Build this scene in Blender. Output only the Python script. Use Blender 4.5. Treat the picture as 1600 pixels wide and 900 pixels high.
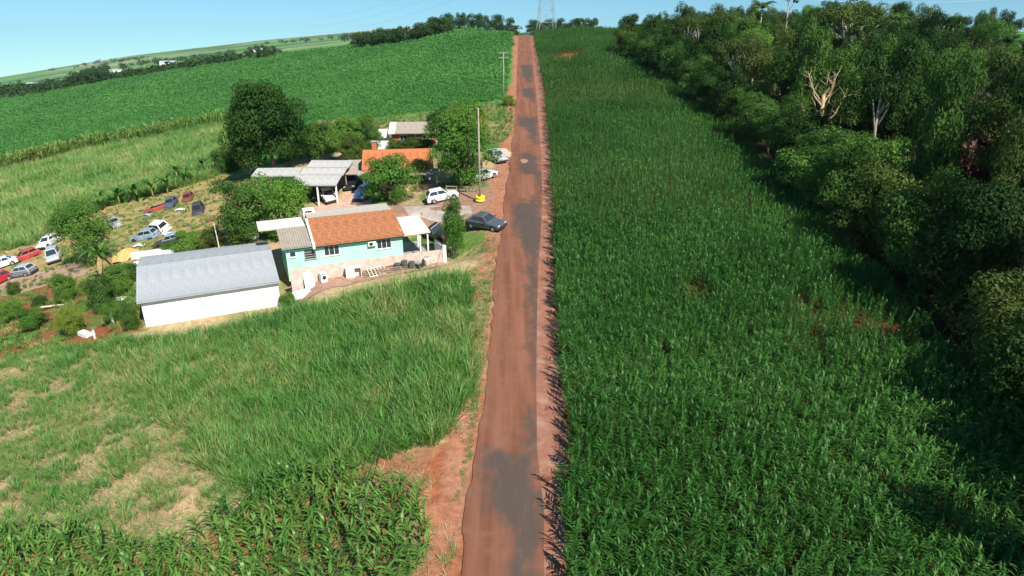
import bpy, math, random
import numpy as np
from mathutils import Vector, Matrix

# ------------------------------------------------------------------ camera, sky, sun, exposure
for o in list(bpy.data.objects): bpy.data.objects.remove(o)
SC = bpy.context.scene
COL = SC.collection
R = math.radians
F = 1000.0; PITCH = R(21.8); CT, ST = math.cos(PITCH), math.sin(PITCH)
cam = bpy.data.cameras.new('camera'); camo = bpy.data.objects.new('camera', cam); COL.objects.link(camo)
cam.sensor_width = 36.0; cam.lens = 36.0 * F / 1600.0; cam.clip_start = 0.3; cam.clip_end = 20000
camo.location = (0, 0, 0); camo.rotation_euler = (R(90) - PITCH, 0, 0)
SC.camera = camo
SUN_EL = R(46); SHX, SHY = -0.56, 0.828           # direction the shadows fall on the ground
w = bpy.data.worlds.new('World'); SC.world = w; w.use_nodes = True
nt = w.node_tree; bg = nt.nodes['Background']
sky = nt.nodes.new('ShaderNodeTexSky'); sky.sky_type = 'NISHITA'; sky.sun_disc = False
sky.sun_elevation = SUN_EL; sky.sun_rotation = math.atan2(-SHX, -SHY); sky.altitude = 500
sky.air_density = 1.0; sky.dust_density = 0.0; sky.ozone_density = 3.0
tint = nt.nodes.new('ShaderNodeMix'); tint.data_type = 'RGBA'; tint.blend_type = 'MULTIPLY'; tint.inputs[0].default_value = 1
stc = nt.nodes.new('ShaderNodeTexCoord'); smp = nt.nodes.new('ShaderNodeMapping')   # the land falls away below eye level: the sky goes on down to it
smp.inputs['Location'].default_value = (0, 0, .085); nt.links.new(stc.outputs['Generated'], smp.inputs[0]); nt.links.new(smp.outputs[0], sky.inputs[0])
nt.links.new(sky.outputs[0], tint.inputs[6]); tint.inputs[7].default_value = (.76, 1.06, 1.04, 1)
nt.links.new(tint.outputs[2], bg.inputs[0]); bg.inputs[1].default_value = 0.082
sl = bpy.data.lights.new('sun', 'SUN'); sl.energy = 5.0; sl.angle = R(0.5); sl.color = (1.0, 0.95, 0.87)
so = bpy.data.objects.new('sun', sl); COL.objects.link(so)
ln = math.hypot(SHX, SHY)
so.rotation_euler = Vector((SHX / ln * math.cos(SUN_EL), SHY / ln * math.cos(SUN_EL), -math.sin(SUN_EL))).to_track_quat('-Z', 'Y').to_euler()
so.location = (60, -60, 80)
SC.view_settings.view_transform = 'Standard'; SC.view_settings.look = 'None'
SC.view_settings.exposure = 0.5; SC.view_settings.gamma = 1
SC.render.engine = 'CYCLES'
SC.cycles.max_bounces = 5; SC.cycles.diffuse_bounces = 2; SC.cycles.transmission_bounces = 3; SC.cycles.transparent_max_bounces = 4
SC.cycles.volume_bounces = 0

rng = random.Random(7); nr = np.random.default_rng(7)

# ------------------------------------------------------------------ terrain function
LX = [-2000, -400, -70, -28, -6, 0, 3, 40, 400, 2000]
LZ = [-230, -67.7, -11.6, -3.2, -0.35, 0, 0.02, 1.5, 16, 60]
def lat(X):
    return (np.interp(X, LX, LZ) * 2 + np.interp(np.asarray(X) - 2, LX, LZ) + np.interp(np.asarray(X) + 2, LX, LZ)) / 4
EA = [-1.3, -.77, -.58, -.396, -.225, -.102, -.04, .014, .1, .2, .4, 1.3]
EY = [660, 633, 580, 507, 415, 400, 330, 292, 300, 270, 232, 222]
KA = [(-400, 180), (0, 118), (200, 87), (400, 64), (520, 53), (640, 42), (700, 46), (800, 52), (900, 47), (1100, 50), (1300, 50), (1540, 66), (1600, 70), (2000, 95)]
def qpix(y):
    v = (y - 450) / F
    return (-ST - CT * v) / (CT - ST * v)
SA = [(x - 800) / 1073.0 for x, y in KA]; SQ = [qpix(y) for x, y in KA]
PADS = []                                          # (cx, cy, hx, hy, yaw, z, falloff)
def T(X, Y):
    X = np.asarray(X, float); Y = np.asarray(Y, float)
    base = -23.7 + .075 * Y + lat(X)
    Yc = np.maximum(Y, 60.0); a = X / Yc
    Y1 = np.interp(a, EA, EY)
    z1 = -23.7 + .075 * Y1 + lat(a * Y1); q1 = z1 / Y1
    qs = np.interp(a, SA, SQ)
    t = np.clip((Yc - Y1) / (Y1 * .5), 0, 1); ts = t * t * (3 - 2 * t)
    qb = np.minimum(q1, qs) - .012
    g = np.clip(np.log(np.maximum(Yc, 1) / (Y1 * 1.5)) / np.log(4200 / (Y1 * 1.5)), 0, 1)
    q = np.where(t < 1, q1 + (qb - q1) * ts, qb + (qs - qb) * g ** .8)
    z = np.where(Yc > Y1, q * Yc + np.where(g > 0, np.sin(X * .004 + 1) * np.sin(Y * .0031) * 4 * (1 - g), 0), base)
    for cx, cy, hx, hy, yaw, pz, fo in PADS:
        c, s = math.cos(yaw), math.sin(yaw)
        lx = (X - cx) * c + (Y - cy) * s; ly = -(X - cx) * s + (Y - cy) * c
        d = np.hypot(np.maximum(np.abs(lx) - hx, 0), np.maximum(np.abs(ly) - hy, 0))
        k = np.clip(1 - d / fo, 0, 1); k = k * k * (3 - 2 * k)
        z = z + (pz - z) * k
    return z
def ray(px, py):
    x = (px - 800) / F; v = (py - 450) / F
    return Vector((x, CT - ST * v, -ST - CT * v))
def P(px, py):                                     # a pixel's point on the ground
    d = ray(px, py)
    t = np.concatenate([np.arange(8, 400, .25), np.geomspace(400, 4000, 400)])
    f = d.z * t - T(d.x * t, d.y * t)
    i = int(np.argmax(f < 0)) if (f < 0).any() else len(t) - 1
    i = max(i, 1)
    k = f[i - 1] / (f[i - 1] - f[i]) if f[i - 1] != f[i] else 0
    return d * float(t[i - 1] + (t[i] - t[i - 1]) * k)
def at(px, py, t): return ray(px, py) * t          # a pixel's point at a known depth
def ground(x, y, h=0.0): return Vector((x, y, float(T(x, y)) + h))
def level(pa, pb, ta):                             # level line a-b through two pixels, a at depth ta
    A = at(*pa, ta); d = ray(*pb); B = d * (A.z / d.z)
    return A, B
def proj(p):
    z = p[1] * CT - p[2] * ST; return (800 + F * p[0] / z, 450 + F * (-p[1] * ST - p[2] * CT) / z)

# ------------------------------------------------------------------ materials
MATS = {}
def mat(name, col, rough=.8, var=.18, scale=3.0, bump=0.0, metal=0.0, col2=None, fscale=None, spec=.3):
    if name in MATS: return MATS[name]
    m = bpy.data.materials.new(name); m.use_nodes = True; MATS[name] = m
    n = m.node_tree.nodes; l = m.node_tree.links; b = n['Principled BSDF']
    b.inputs['Roughness'].default_value = rough; b.inputs['Metallic'].default_value = metal
    b.inputs['Specular IOR Level'].default_value = spec
    tc = n.new('ShaderNodeTexCoord'); no = n.new('ShaderNodeTexNoise'); no.inputs['Scale'].default_value = scale
    no.inputs['Detail'].default_value = 6; no.inputs['Roughness'].default_value = .65
    l.new(tc.outputs['Object'], no.inputs['Vector'])
    ra = n.new('ShaderNodeValToRGB'); e = ra.color_ramp.elements
    c2 = col2 if col2 else tuple(c * (1 - var) for c in col)
    c1 = col if col2 else tuple(min(1, c * (1 + var)) for c in col)
    e[0].position = .35; e[1].position = .65; e[0].color = (*c2, 1); e[1].color = (*c1, 1)
    l.new(no.outputs['Fac'], ra.inputs[0]); l.new(ra.outputs[0], b.inputs['Base Color'])
    if bump:
        bn = n.new('ShaderNodeBump'); bn.inputs['Strength'].default_value = bump; bn.inputs['Distance'].default_value = .03
        n2 = n.new('ShaderNodeTexNoise'); n2.inputs['Scale'].default_value = fscale or scale * 8; n2.inputs['Detail'].default_value = 4
        l.new(tc.outputs['Object'], n2.inputs['Vector']); l.new(n2.outputs['Fac'], bn.inputs['Height']); l.new(bn.outputs[0], b.inputs['Normal'])
    return m
def leafmat(name, cols, rough=.45, trans=.28, wscale=.15, spec=.35):
    """foliage: colour varies per plant (Random), per place (noise) and per leaf (attribute)"""
    if name in MATS: return MATS[name]
    m = bpy.data.materials.new(name); m.use_nodes = True; MATS[name] = m
    n = m.node_tree.nodes; l = m.node_tree.links; b = n['Principled BSDF']; out = n['Material Output']
    b.inputs['Roughness'].default_value = rough; b.inputs['Specular IOR Level'].default_value = spec
    oi = n.new('ShaderNodeObjectInfo'); ge = n.new('ShaderNodeNewGeometry')
    no = n.new('ShaderNodeTexNoise'); no.inputs['Scale'].default_value = wscale; no.inputs['Detail'].default_value = 3
    l.new(ge.outputs['Position'], no.inputs['Vector'])
    at_ = n.new('ShaderNodeAttribute'); at_.attribute_name = 'tone'
    s1 = n.new('ShaderNodeMath'); s1.operation = 'MULTIPLY_ADD'; s1.inputs[1].default_value = .35
    l.new(oi.outputs['Random'], s1.inputs[0])
    s0 = n.new('ShaderNodeMath'); s0.operation = 'MULTIPLY_ADD'; s0.inputs[1].default_value = 1.3; s0.inputs[2].default_value = -.42
    l.new(no.outputs['Fac'], s0.inputs[0]); l.new(s0.outputs[0], s1.inputs[2])
    s2 = n.new('ShaderNodeMath'); s2.operation = 'MULTIPLY_ADD'; s2.inputs[1].default_value = .5; s2.use_clamp = True
    l.new(at_.outputs['Fac'], s2.inputs[0]); l.new(s1.outputs[0], s2.inputs[2])
    ra = n.new('ShaderNodeValToRGB'); cr = ra.color_ramp
    while len(cr.elements) < len(cols): cr.elements.new(.5)
    for i, c in enumerate(cols):
        cr.elements[i].position = i / (len(cols) - 1) * .9 + .05; cr.elements[i].color = (*c, 1)
    l.new(s2.outputs[0], ra.inputs[0]); l.new(ra.outputs[0], b.inputs['Base Color'])
    tr = n.new('ShaderNodeBsdfTranslucent'); l.new(ra.outputs[0], tr.inputs['Color'])
    mx = n.new('ShaderNodeMixShader'); mx.inputs[0].default_value = trans
    l.new(b.outputs[0], mx.inputs[1]); l.new(tr.outputs[0], mx.inputs[2]); l.new(mx.outputs[0], out.inputs['Surface'])
    return m

# ------------------------------------------------------------------ mesh helpers
class MB:
    def __init__(s): s.v = []; s.f = []; s.t = []
    def quad(s, a, b, c, d, tone=.5):
        i = len(s.v); s.v += [tuple(a), tuple(b), tuple(c), tuple(d)]; s.f.append((i, i + 1, i + 2, i + 3)); s.t.append(tone)
    def poly(s, pts, tone=.5):
        i = len(s.v); s.v += [tuple(p) for p in pts]; s.f.append(tuple(range(i, i + len(pts)))); s.t.append(tone)
    def box(s, x0, x1, y0, y1, z0, z1, M=None):
        i = len(s.v)
        c = [Vector((x, y, z)) for z in (z0, z1) for x, y in ((x0, y0), (x1, y0), (x1, y1), (x0, y1))]
        if M: c = [M @ p for p in c]
        s.v += [tuple(p) for p in c]
        for q in ((3, 2, 1, 0), (4, 5, 6, 7), (0, 1, 5, 4), (1, 2, 6, 5), (2, 3, 7, 6), (3, 0, 4, 7)):
            s.f.append(tuple(i + k for k in q)); s.t.append(.5)
    def loft(s, rings, cap=True, tone=.5):
        i = len(s.v); n = len(rings[0])
        for r in rings: s.v += [tuple(p) for p in r]
        for k in range(len(rings) - 1):
            for j in range(n):
                a = i + k * n + j; b = i + k * n + (j + 1) % n
                s.f.append((a, b, b + n, a + n)); s.t.append(tone)
        if cap:
            s.f.append(tuple(i + j for j in reversed(range(n)))); s.t.append(tone)
            s.f.append(tuple(i + (len(rings) - 1) * n + j for j in range(n))); s.t.append(tone)
    def tube(s, pts, rads, n=6, cap=True):
        pts = [Vector(p) for p in pts]; rings = []
        for k, p in enumerate(pts):
            d = (pts[min(k + 1, len(pts) - 1)] - pts[max(k - 1, 0)])
            d = d.normalized() if d.length > 1e-6 else Vector((0, 0, 1))
            u = d.cross(Vector((0, 1, 0)) if abs(d.y) < .9 else Vector((1, 0, 0))).normalized(); v = d.cross(u)
            rings.append([p + (u * math.cos(2 * math.pi * j / n) + v * math.sin(2 * math.pi * j / n)) * rads[k] for j in range(n)])
        s.loft(rings, cap)
    def mesh(s, name, m, smooth=False):
        me = bpy.data.meshes.new(name); me.from_pydata(s.v, [], s.f)
        if s.t and len(set(s.t)) > 1:
            a = me.attributes.new('tone', 'FLOAT', 'FACE'); a.data.foreach_set('value', np.array(s.t, np.float32))
        me.materials.append(m)
        if smooth: me.polygons.foreach_set('use_smooth', [True] * len(me.polygons))
        me.update(); return me
    def build(s, name, m, parent=None, smooth=False, **kw):
        return obj(name, s.mesh(name, m, smooth), parent, **kw)
def obj(name, me, parent=None, loc=None, rot=None, scale=None):
    o = bpy.data.objects.new(name, me); COL.objects.link(o)
    if parent: o.parent = parent
    if loc is not None: o.location = loc
    if rot is not None: o.rotation_euler = rot
    if scale is not None: o.scale = scale if hasattr(scale, '__len__') else (scale,) * 3
    return o
def tag(o, label, cat, group=None):
    o['label'] = label; o['category'] = cat
    if group: o['group'] = group
    return o
def empty(name, loc, rz=0.0, label=None, cat=None, group=None, scale=None):
    o = obj(name, None, None, loc, (0, 0, rz), scale); o.empty_display_size = .3
    if label: tag(o, label, cat, group)
    return o
def kind(o, k): o['kind'] = k; return o

# ------------------------------------------------------------------ levels of the built plots
HA, HB = level((632, 367), (440, 390.6), 63.0)      # eave of the mint house: right end, left end
HYAW = math.atan2(HA.y - HB.y, HA.x - HB.x); HLEN = math.hypot(HA.x - HB.x, HA.y - HB.y); HZ = HA.z - 2.75
SA_, SB_ = level((437, 440), (213, 473), 57.0)      # eave of the grey-roofed shed
SYAW = math.atan2(SA_.y - SB_.y, SA_.x - SB_.x); SLEN = math.hypot(SA_.x - SB_.x, SA_.y - SB_.y); SZ = SA_.z - 2.4
def off(A, yaw, u, v): return (A.x + math.cos(yaw) * u - math.sin(yaw) * v, A.y + math.sin(yaw) * u + math.cos(yaw) * v)
c = off(HB, HYAW, HLEN / 2 + 1.8, 2.2); PADS.append((c[0], c[1], HLEN / 2 + 2.5, 4.6, HYAW, HZ, 4.5))
c = off(SB_, SYAW, SLEN / 2, 4.8); PADS.append((c[0], c[1], SLEN / 2, 5.2, SYAW, SZ, 4.0))

# ------------------------------------------------------------------ ground
def pip(X, Y, poly):
    ins = np.zeros(X.shape, bool); n = len(poly)
    for i in range(n):
        x0, y0 = poly[i][0], poly[i][1]; x1, y1 = poly[(i + 1) % n][0], poly[(i + 1) % n][1]
        if y0 == y1: continue
        ins ^= ((y0 > Y) != (y1 > Y)) & (X < (x1 - x0) * (Y - y0) / (y1 - y0) + x0)
    return ins
def PP(*pix): return [P(*p)[:2] for p in pix]
def vnoise(X, Y, s, seed=0):
    x = X / s; y = Y / s; xi = np.floor(x); yi = np.floor(y); fx = x - xi; fy = y - yi
    fx = fx * fx * (3 - 2 * fx); fy = fy * fy * (3 - 2 * fy)
    h = lambda a, b: np.mod(np.sin(a * 127.1 + b * 311.7 + seed * 17.3) * 43758.5453, 1.0)
    return (h(xi, yi) * (1 - fx) + h(xi + 1, yi) * fx) * (1 - fy) + (h(xi, yi + 1) * (1 - fx) + h(xi + 1, yi + 1) * fx) * fy
def fbm(X, Y, s, seed=0): return .5 * vnoise(X, Y, s, seed) + .3 * vnoise(X, Y, s * .45, seed + 1) + .2 * vnoise(X, Y, s * .2, seed + 2)

ROADL = [(940, 709), (900, 715), (800, 727), (700, 746), (600, 757), (500, 768), (420, 776), (348, 784), (300, 790), (250, 797), (200, 804), (150, 807), (100, 809), (70, 810), (55, 811)]
ROADR = [(940, 852), (900, 850), (800, 850), (700, 839), (600, 838), (500, 839), (420, 841), (348, 846), (300, 847), (250, 846), (200, 842), (150, 838), (100, 833), (70, 829), (55, 826)]
VERGE = [(940, 880), (900, 876), (800, 873), (700, 881), (600, 869), (500, 863), (420, 861), (348, 860), (300, 858), (250, 857), (200, 853), (150, 848), (100, 840), (70, 834), (55, 829)]
def wline(tab):
    pts = [P(x, y) for y, x in tab]; d = (pts[0] - pts[1])
    pts = [Vector((pts[0].x + d.x / max(.1, abs(d.y)) * 30, pts[0].y - 30, 0))] + pts
    d = pts[-1] - pts[-3]; pts.append(Vector((pts[-1].x + d.x / d.y * 60, pts[-1].y + 60, 0)))
    ys = [p.y for p in pts]; xs = [p.x for p in pts]
    return lambda y: np.interp(y, ys, xs)
xL, xR, xV = wline(ROADL), wline(ROADR), wline(VERGE)
YEND = P(818, 55).y + 60

FOREST_EDGE = [(16, -30), (22, 5), (25, 26), (27.7, 34.7), (28.8, 44), (29.7, 58), (31.4, 71.8), (33, 95), (34, 121), (33, 165), (31.8, 206)]
def fedge(y): return np.interp(y, [p[1] for p in FOREST_EDGE], [p[0] for p in FOREST_EDGE])
Z = {}
Z['cane'] = PP((20, 560), (120, 540), (215, 532), (437, 496), (470, 485), (560, 470), (640, 456), (722, 438), (734, 470), (742, 600), (712, 655), (700, 690), (560, 735), (420, 768), (300, 790), (150, 835), (-30, 850), (-60, 600))
Z['sparse'] = PP((-40, 590), (100, 575), (190, 585), (215, 640), (300, 690), (320, 740), (390, 775), (330, 800), (280, 850), (200, 860), (120, 840), (-40, 850))
Z['maize_left'] = PP((700, 688), (678, 740), (660, 790), (668, 850), (672, 920), (500, 960), (-60, 960), (-60, 850), (150, 840), (220, 875), (300, 850), (400, 772), (560, 728))
Z['redbank'] = PP((690, 690), (745, 680), (742, 745), (722, 830), (712, 930), (640, 930), (655, 840), (640, 780), (668, 730))
Z['strawbank'] = PP((728, 425), (785, 395), (776, 430), (768, 520), (752, 650), (745, 690), (690, 690), (735, 610), (728, 520))
Z['backgrass'] = PP((-120, 300), (0, 268), (150, 232), (380, 190), (395, 250), (345, 275), (300, 290), (180, 320), (150, 335), (95, 350), (60, 378), (0, 398), (-120, 430))
Z['yard'] = PP((-60, 400), (0, 398), (60, 380), (95, 355), (160, 325), (300, 282), (385, 262), (400, 300), (350, 345), (345, 390), (240, 405), (180, 440), (60, 440), (0, 450), (-60, 470))
Z['garden'] = PP((-60, 470), (0, 452), (60, 442), (200, 432), (235, 470), (225, 520), (120, 540), (20, 560), (-60, 570))
Z['drive'] = PP((803, 205), (785, 228), (770, 258), (762, 290), (745, 300), (700, 300), (665, 320), (610, 320), (610, 345), (700, 345), (730, 335), (735, 362), (785, 368), (795, 330), (803, 260))
Z['court'] = PP((545, 278), (575, 282), (580, 330), (490, 335), (500, 318), (530, 312))
Z['lawn'] = PP((706, 362), (770, 366), (765, 392), (715, 398))
Z['backlawn'] = PP((490, 190), (600, 185), (700, 172), (770, 160), (804, 165), (802, 205), (785, 225), (690, 235), (560, 240), (480, 225))
Z['soilspot'] = PP((862, 92), (880, 85), (905, 83), (912, 88), (890, 95), (866, 96))

ys = np.concatenate([np.arange(-25, 130, .55), np.geomspace(130, 4300, 130)])
as_ = np.linspace(-1.25, 1.25, 400)
YY, AA = np.meshgrid(ys, as_, indexing='ij'); XX = AA * (YY + 45)
ZZ = T(XX, YY) + np.where(YY < 300, (fbm(XX, YY, 2.2, 3) - .5) * .16, 0)
onroad = (XX > xL(YY) - .8) & (XX < xV(YY) + .4) & (YY < YEND)
ZZ = np.where(onroad, T(XX, YY) - .05, ZZ)
col = np.zeros(XX.shape + (3,))
def C(r, g, b): return np.array((r, g, b))
n1 = fbm(XX, YY, 6, 1)[..., None]; n2 = fbm(XX, YY, 1.7, 5)[..., None]; n3 = fbm(XX, YY, 40, 8)[..., None]
mixc = lambda a, b, t: a * (1 - t) + b * t
stp = lambda x, a, b: np.clip((x - a) / (b - a), 0, 1)
SOIL = C(.25, .088, .042); STRAW = C(.47, .345, .19); GRN = C(.085, .17, .035); FIELD = C(.06, .20, .038)
col[:] = mixc(FIELD, FIELD * C(1.35, 1.15, 1.2), n3)
left = XX < xL(YY)
def zone(k, c): 
    m = pip(XX, YY, Z[k]); col[m] = (c if c.shape == col.shape else np.broadcast_to(c, col.shape))[m]
strip_m = (XX >= xL(YY) - .6) & (XX <= xV(YY)) & (YY < YEND); col[strip_m] = mixc(C(.36, .19, .12), SOIL * 1.3, n2)[strip_m]
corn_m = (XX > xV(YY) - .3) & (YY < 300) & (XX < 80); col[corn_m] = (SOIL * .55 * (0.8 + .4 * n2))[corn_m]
nearl = left & (YY < 110); col[nearl] = mixc(GRN, STRAW, stp(n1, .35, .6))[nearl]
zone('backgrass', mixc(GRN, STRAW, stp(n1, .4, .7))); zone('backlawn', mixc(GRN * 1.1, C(.30, .24, .11), stp(n1, .35, .65)))
zone('yard', mixc(C(.42, .30, .13), GRN, stp(n2, .5, .68) * .8)); zone('garden', mixc(SOIL * 1.1, GRN, stp(n1, .48, .62)))
zone('drive', mixc(C(.30, .15, .10), C(.36, .24, .17), n2)); zone('court', C(.62, .40, .29) * (0.9 + .2 * n2))
zone('lawn', mixc(C(.14, .24, .05), C(.40, .30, .14), stp(n2, .52, .7)))
zone('cane', mixc(C(.16, .16, .06), STRAW, stp(n2, .3, .7))); zone('sparse', mixc(mixc(STRAW * 1.02, C(.30, .22, .12), stp(n2, .45, .75)), C(.17, .22, .08), stp(n1, .42, .62) * .7))
zone('maize_left', mixc(SOIL * 1.15, C(.36, .20, .11), n2)); zone('redbank', mixc(SOIL * 1.35, STRAW, stp(n2 + .25 * n1, .68, .95)))
zone('strawbank', mixc(mixc(STRAW * 1.1, SOIL * 1.4, stp(n1, .5, .65)), GRN * 1.3, stp(n2, .6, .75)))
zone('soilspot', C(.33, .12, .05) + 0 * n1)
nearroad = left & (XX > xL(YY) - 1.2 - 1.0 * n2[..., 0]) & (YY < YEND); col[nearroad] = mixc(C(.40, .22, .14), SOIL * 1.4, n2)[nearroad]
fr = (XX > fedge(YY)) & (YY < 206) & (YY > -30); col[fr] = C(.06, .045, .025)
# lands beyond the crest: patchwork of far fields
Y1g = np.interp(XX / np.maximum(YY, 60), EA, EY); far = YY > Y1g * 1.25
cell = np.floor(XX / 330 + .6 * np.sin(YY / 700)) * 7 + np.floor(np.log(np.maximum(YY, 1)) * 7)
hh = np.mod(np.sin(cell * 12.9898) * 43758.5453, 1)[..., None]
fc = np.where(hh < .4, C(.12, .27, .075), np.where(hh < .65, C(.08, .17, .06), np.where(hh < .84, C(.20, .29, .11), C(.34, .31, .18))))
fc = np.where((XX > 0)[..., None], mixc(FIELD * .8, C(.05, .12, .035), n1), fc)
col[far] = fc[far]
H, W_ = XX.shape
verts = np.stack([XX, YY, ZZ], -1).reshape(-1, 3)
idx = np.arange(H * W_).reshape(H, W_)
faces = np.stack([idx[:-1, :-1], idx[:-1, 1:], idx[1:, 1:], idx[1:, :-1]], -1).reshape(-1, 4)
me = bpy.data.meshes.new('ground')
me.vertices.add(len(verts)); me.vertices.foreach_set('co', verts.ravel())
me.loops.add(faces.size); me.loops.foreach_set('vertex_index', faces.ravel())
me.polygons.add(len(faces)); me.polygons.foreach_set('loop_start', np.arange(0, faces.size, 4)); me.polygons.foreach_set('loop_total', np.full(len(faces), 4))
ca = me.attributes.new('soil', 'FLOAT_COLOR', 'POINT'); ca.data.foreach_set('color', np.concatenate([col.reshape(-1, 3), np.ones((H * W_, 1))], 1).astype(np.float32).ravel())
me.polygons.foreach_set('use_smooth', np.ones(len(faces), bool)); me.update(); me.validate()
gm = bpy.data.materials.new('ground'); gm.use_nodes = True; n = gm.node_tree.nodes; l = gm.node_tree.links; b = n['Principled BSDF']
b.inputs['Roughness'].default_value = .95; b.inputs['Specular IOR Level'].default_value = .1
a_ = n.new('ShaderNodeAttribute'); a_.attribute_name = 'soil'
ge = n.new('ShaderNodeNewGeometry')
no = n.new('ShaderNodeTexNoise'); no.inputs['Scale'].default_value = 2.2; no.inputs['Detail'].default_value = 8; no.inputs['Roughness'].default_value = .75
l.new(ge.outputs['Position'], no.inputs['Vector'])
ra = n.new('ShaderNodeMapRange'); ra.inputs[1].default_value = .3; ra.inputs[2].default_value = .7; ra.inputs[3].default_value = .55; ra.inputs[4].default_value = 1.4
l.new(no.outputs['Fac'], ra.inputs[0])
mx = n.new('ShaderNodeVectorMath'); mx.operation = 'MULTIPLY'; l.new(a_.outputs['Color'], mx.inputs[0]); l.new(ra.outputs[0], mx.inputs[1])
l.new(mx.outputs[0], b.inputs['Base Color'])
bn = n.new('ShaderNodeBump'); bn.inputs['Strength'].default_value = .6; bn.inputs['Distance'].default_value = .15
l.new(no.outputs['Fac'], bn.inputs['Height']); l.new(bn.outputs[0], b.inputs['Normal'])
me.materials.append(gm)
kind(obj('ground', me), 'structure')

# ------------------------------------------------------------------ road
def strip(name, fl, fr_, y0, y1, h, m, dy=.8, nx=6, parent=None):
    yy = np.concatenate([np.arange(y0, min(y1, 150), dy), np.arange(150, y1, 3.0)]) if y1 > 150 else np.arange(y0, y1, dy)
    k = np.linspace(0, 1, nx); X = fl(yy)[:, None] * (1 - k) + fr_(yy)[:, None] * k; Yg = np.repeat(yy[:, None], nx, 1)
    Zg = T(X, Yg) + h
    mb = MB(); mb.v = [tuple(p) for p in np.stack([X, Yg, Zg], -1).reshape(-1, 3)]
    for i in range(len(yy) - 1):
        for j in range(nx - 1): a = i * nx + j; mb.f.append((a, a + 1, a + nx + 1, a + nx)); mb.t.append(.5)
    return mb.build(name, m, parent, smooth=True)
def roadmat(name, c1, c2, c3, streak=True):
    m = bpy.data.materials.new(name); m.use_nodes = True; n = m.node_tree.nodes; l = m.node_tree.links; b = n['Principled BSDF']
    b.inputs['Roughness'].default_value = .9; b.inputs['Specular IOR Level'].default_value = .15
    ge = n.new('ShaderNodeNewGeometry'); mp = n.new('ShaderNodeMapping'); mp.inputs['Scale'].default_value = (1.6, .06, 1) if streak else (1, 1, 1)
    l.new(ge.outputs['Position'], mp.inputs[0])
    a = n.new('ShaderNodeTexNoise'); a.inputs['Scale'].default_value = 1.0; a.inputs['Detail'].default_value = 5; l.new(mp.outputs[0], a.inputs['Vector'])
    d = n.new('ShaderNodeTexNoise'); d.inputs['Scale'].default_value = .9; d.inputs['Detail'].default_value = 9; d.inputs['Roughness'].default_value = .7; l.new(ge.outputs['Position'], d.inputs['Vector'])
    r1 = n.new('ShaderNodeValToRGB'); e = r1.color_ramp.elements; e[0].position = .35; e[1].position = .65; e[0].color = (*c1, 1); e[1].color = (*c2, 1); l.new(a.outputs['Fac'], r1.inputs[0])
    r2 = n.new('ShaderNodeMapRange'); r2.inputs[1].default_value = .5; r2.inputs[2].default_value = .72; l.new(d.outputs['Fac'], r2.inputs[0])
    mx = n.new('ShaderNodeMix'); mx.data_type = 'RGBA'; l.new(r2.outputs[0], mx.inputs[0]); l.new(r1.outputs[0], mx.inputs[6]); mx.inputs[7].default_value = (*c3, 1)
    l.new(mx.outputs[2], b.inputs['Base Color'])
    f = n.new('ShaderNodeTexNoise'); f.inputs['Scale'].default_value = 14; f.inputs['Detail'].default_value = 6; l.new(ge.outputs['Position'], f.inputs['Vector'])
    bn = n.new('ShaderNodeBump'); bn.inputs['Strength'].default_value = .35; bn.inputs['Distance'].default_value = .03; l.new(f.outputs['Fac'], bn.inputs['Height']); l.new(bn.outputs[0], b.inputs['Normal'])
    return m
M_road = roadmat('dusty_asphalt', (.175, .070, .040), (.26, .112, .068), (.225, .115, .078))
def wear(m, c1, c2):
    n = m.node_tree.nodes; l = m.node_tree.links; b = n['Principled BSDF']; old = b.inputs['Base Color'].links[0].from_socket
    at_ = n.new('ShaderNodeAttribute'); at_.attribute_name = 'worn'; ge = n.new('ShaderNodeNewGeometry')
    mp = n.new('ShaderNodeMapping'); mp.inputs['Scale'].default_value = (2.2, .35, 1); l.new(ge.outputs['Position'], mp.inputs[0])
    no = n.new('ShaderNodeTexNoise'); no.inputs['Scale'].default_value = 1.3; no.inputs['Detail'].default_value = 8; no.inputs['Roughness'].default_value = .7; l.new(mp.outputs[0], no.inputs['Vector'])
    ad = n.new('ShaderNodeMath'); ad.operation = 'MULTIPLY_ADD'; ad.inputs[1].default_value = 1.5; l.new(no.outputs['Fac'], ad.inputs[0]); l.new(at_.outputs['Fac'], ad.inputs[2])
    mr = n.new('ShaderNodeMapRange'); mr.inputs[1].default_value = .85; mr.inputs[2].default_value = 1.75; mr.inputs[4].default_value = .93; l.new(ad.outputs[0], mr.inputs[0])
    ra = n.new('ShaderNodeValToRGB'); e = ra.color_ramp.elements; e[0].position = .3; e[1].position = .7; e[0].color = (*c1, 1); e[1].color = (*c2, 1); l.new(no.outputs['Fac'], ra.inputs[0])
    mx = n.new('ShaderNodeMix'); mx.data_type = 'RGBA'; l.new(mr.outputs[0], mx.inputs[0]); l.new(old, mx.inputs[6]); l.new(ra.outputs[0], mx.inputs[7]); l.new(mx.outputs[2], b.inputs['Base Color'])
wear(M_road, (.06, .052, .047), (.105, .085, .07))
M_verge = roadmat('red_gravel', (.31, .15, .105), (.27, .11, .068), (.40, .25, .18), False)
road = kind(strip('road', lambda y: xL(y) + .3 * (vnoise(y * 0, y, 1.1, 70) - .5) + .25 * (vnoise(y * 0, y, 4.3, 71) - .5), xR, -25, YEND, .03, M_road, .3, 40), 'structure')
kind(strip('road_verge', lambda y: xR(y) - .1, lambda y: xV(y) + .35 + .3 * np.sin(y * 1.7) * np.sin(y * .37 + 1), -25, YEND, .015, M_verge, nx=5), 'structure')
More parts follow.
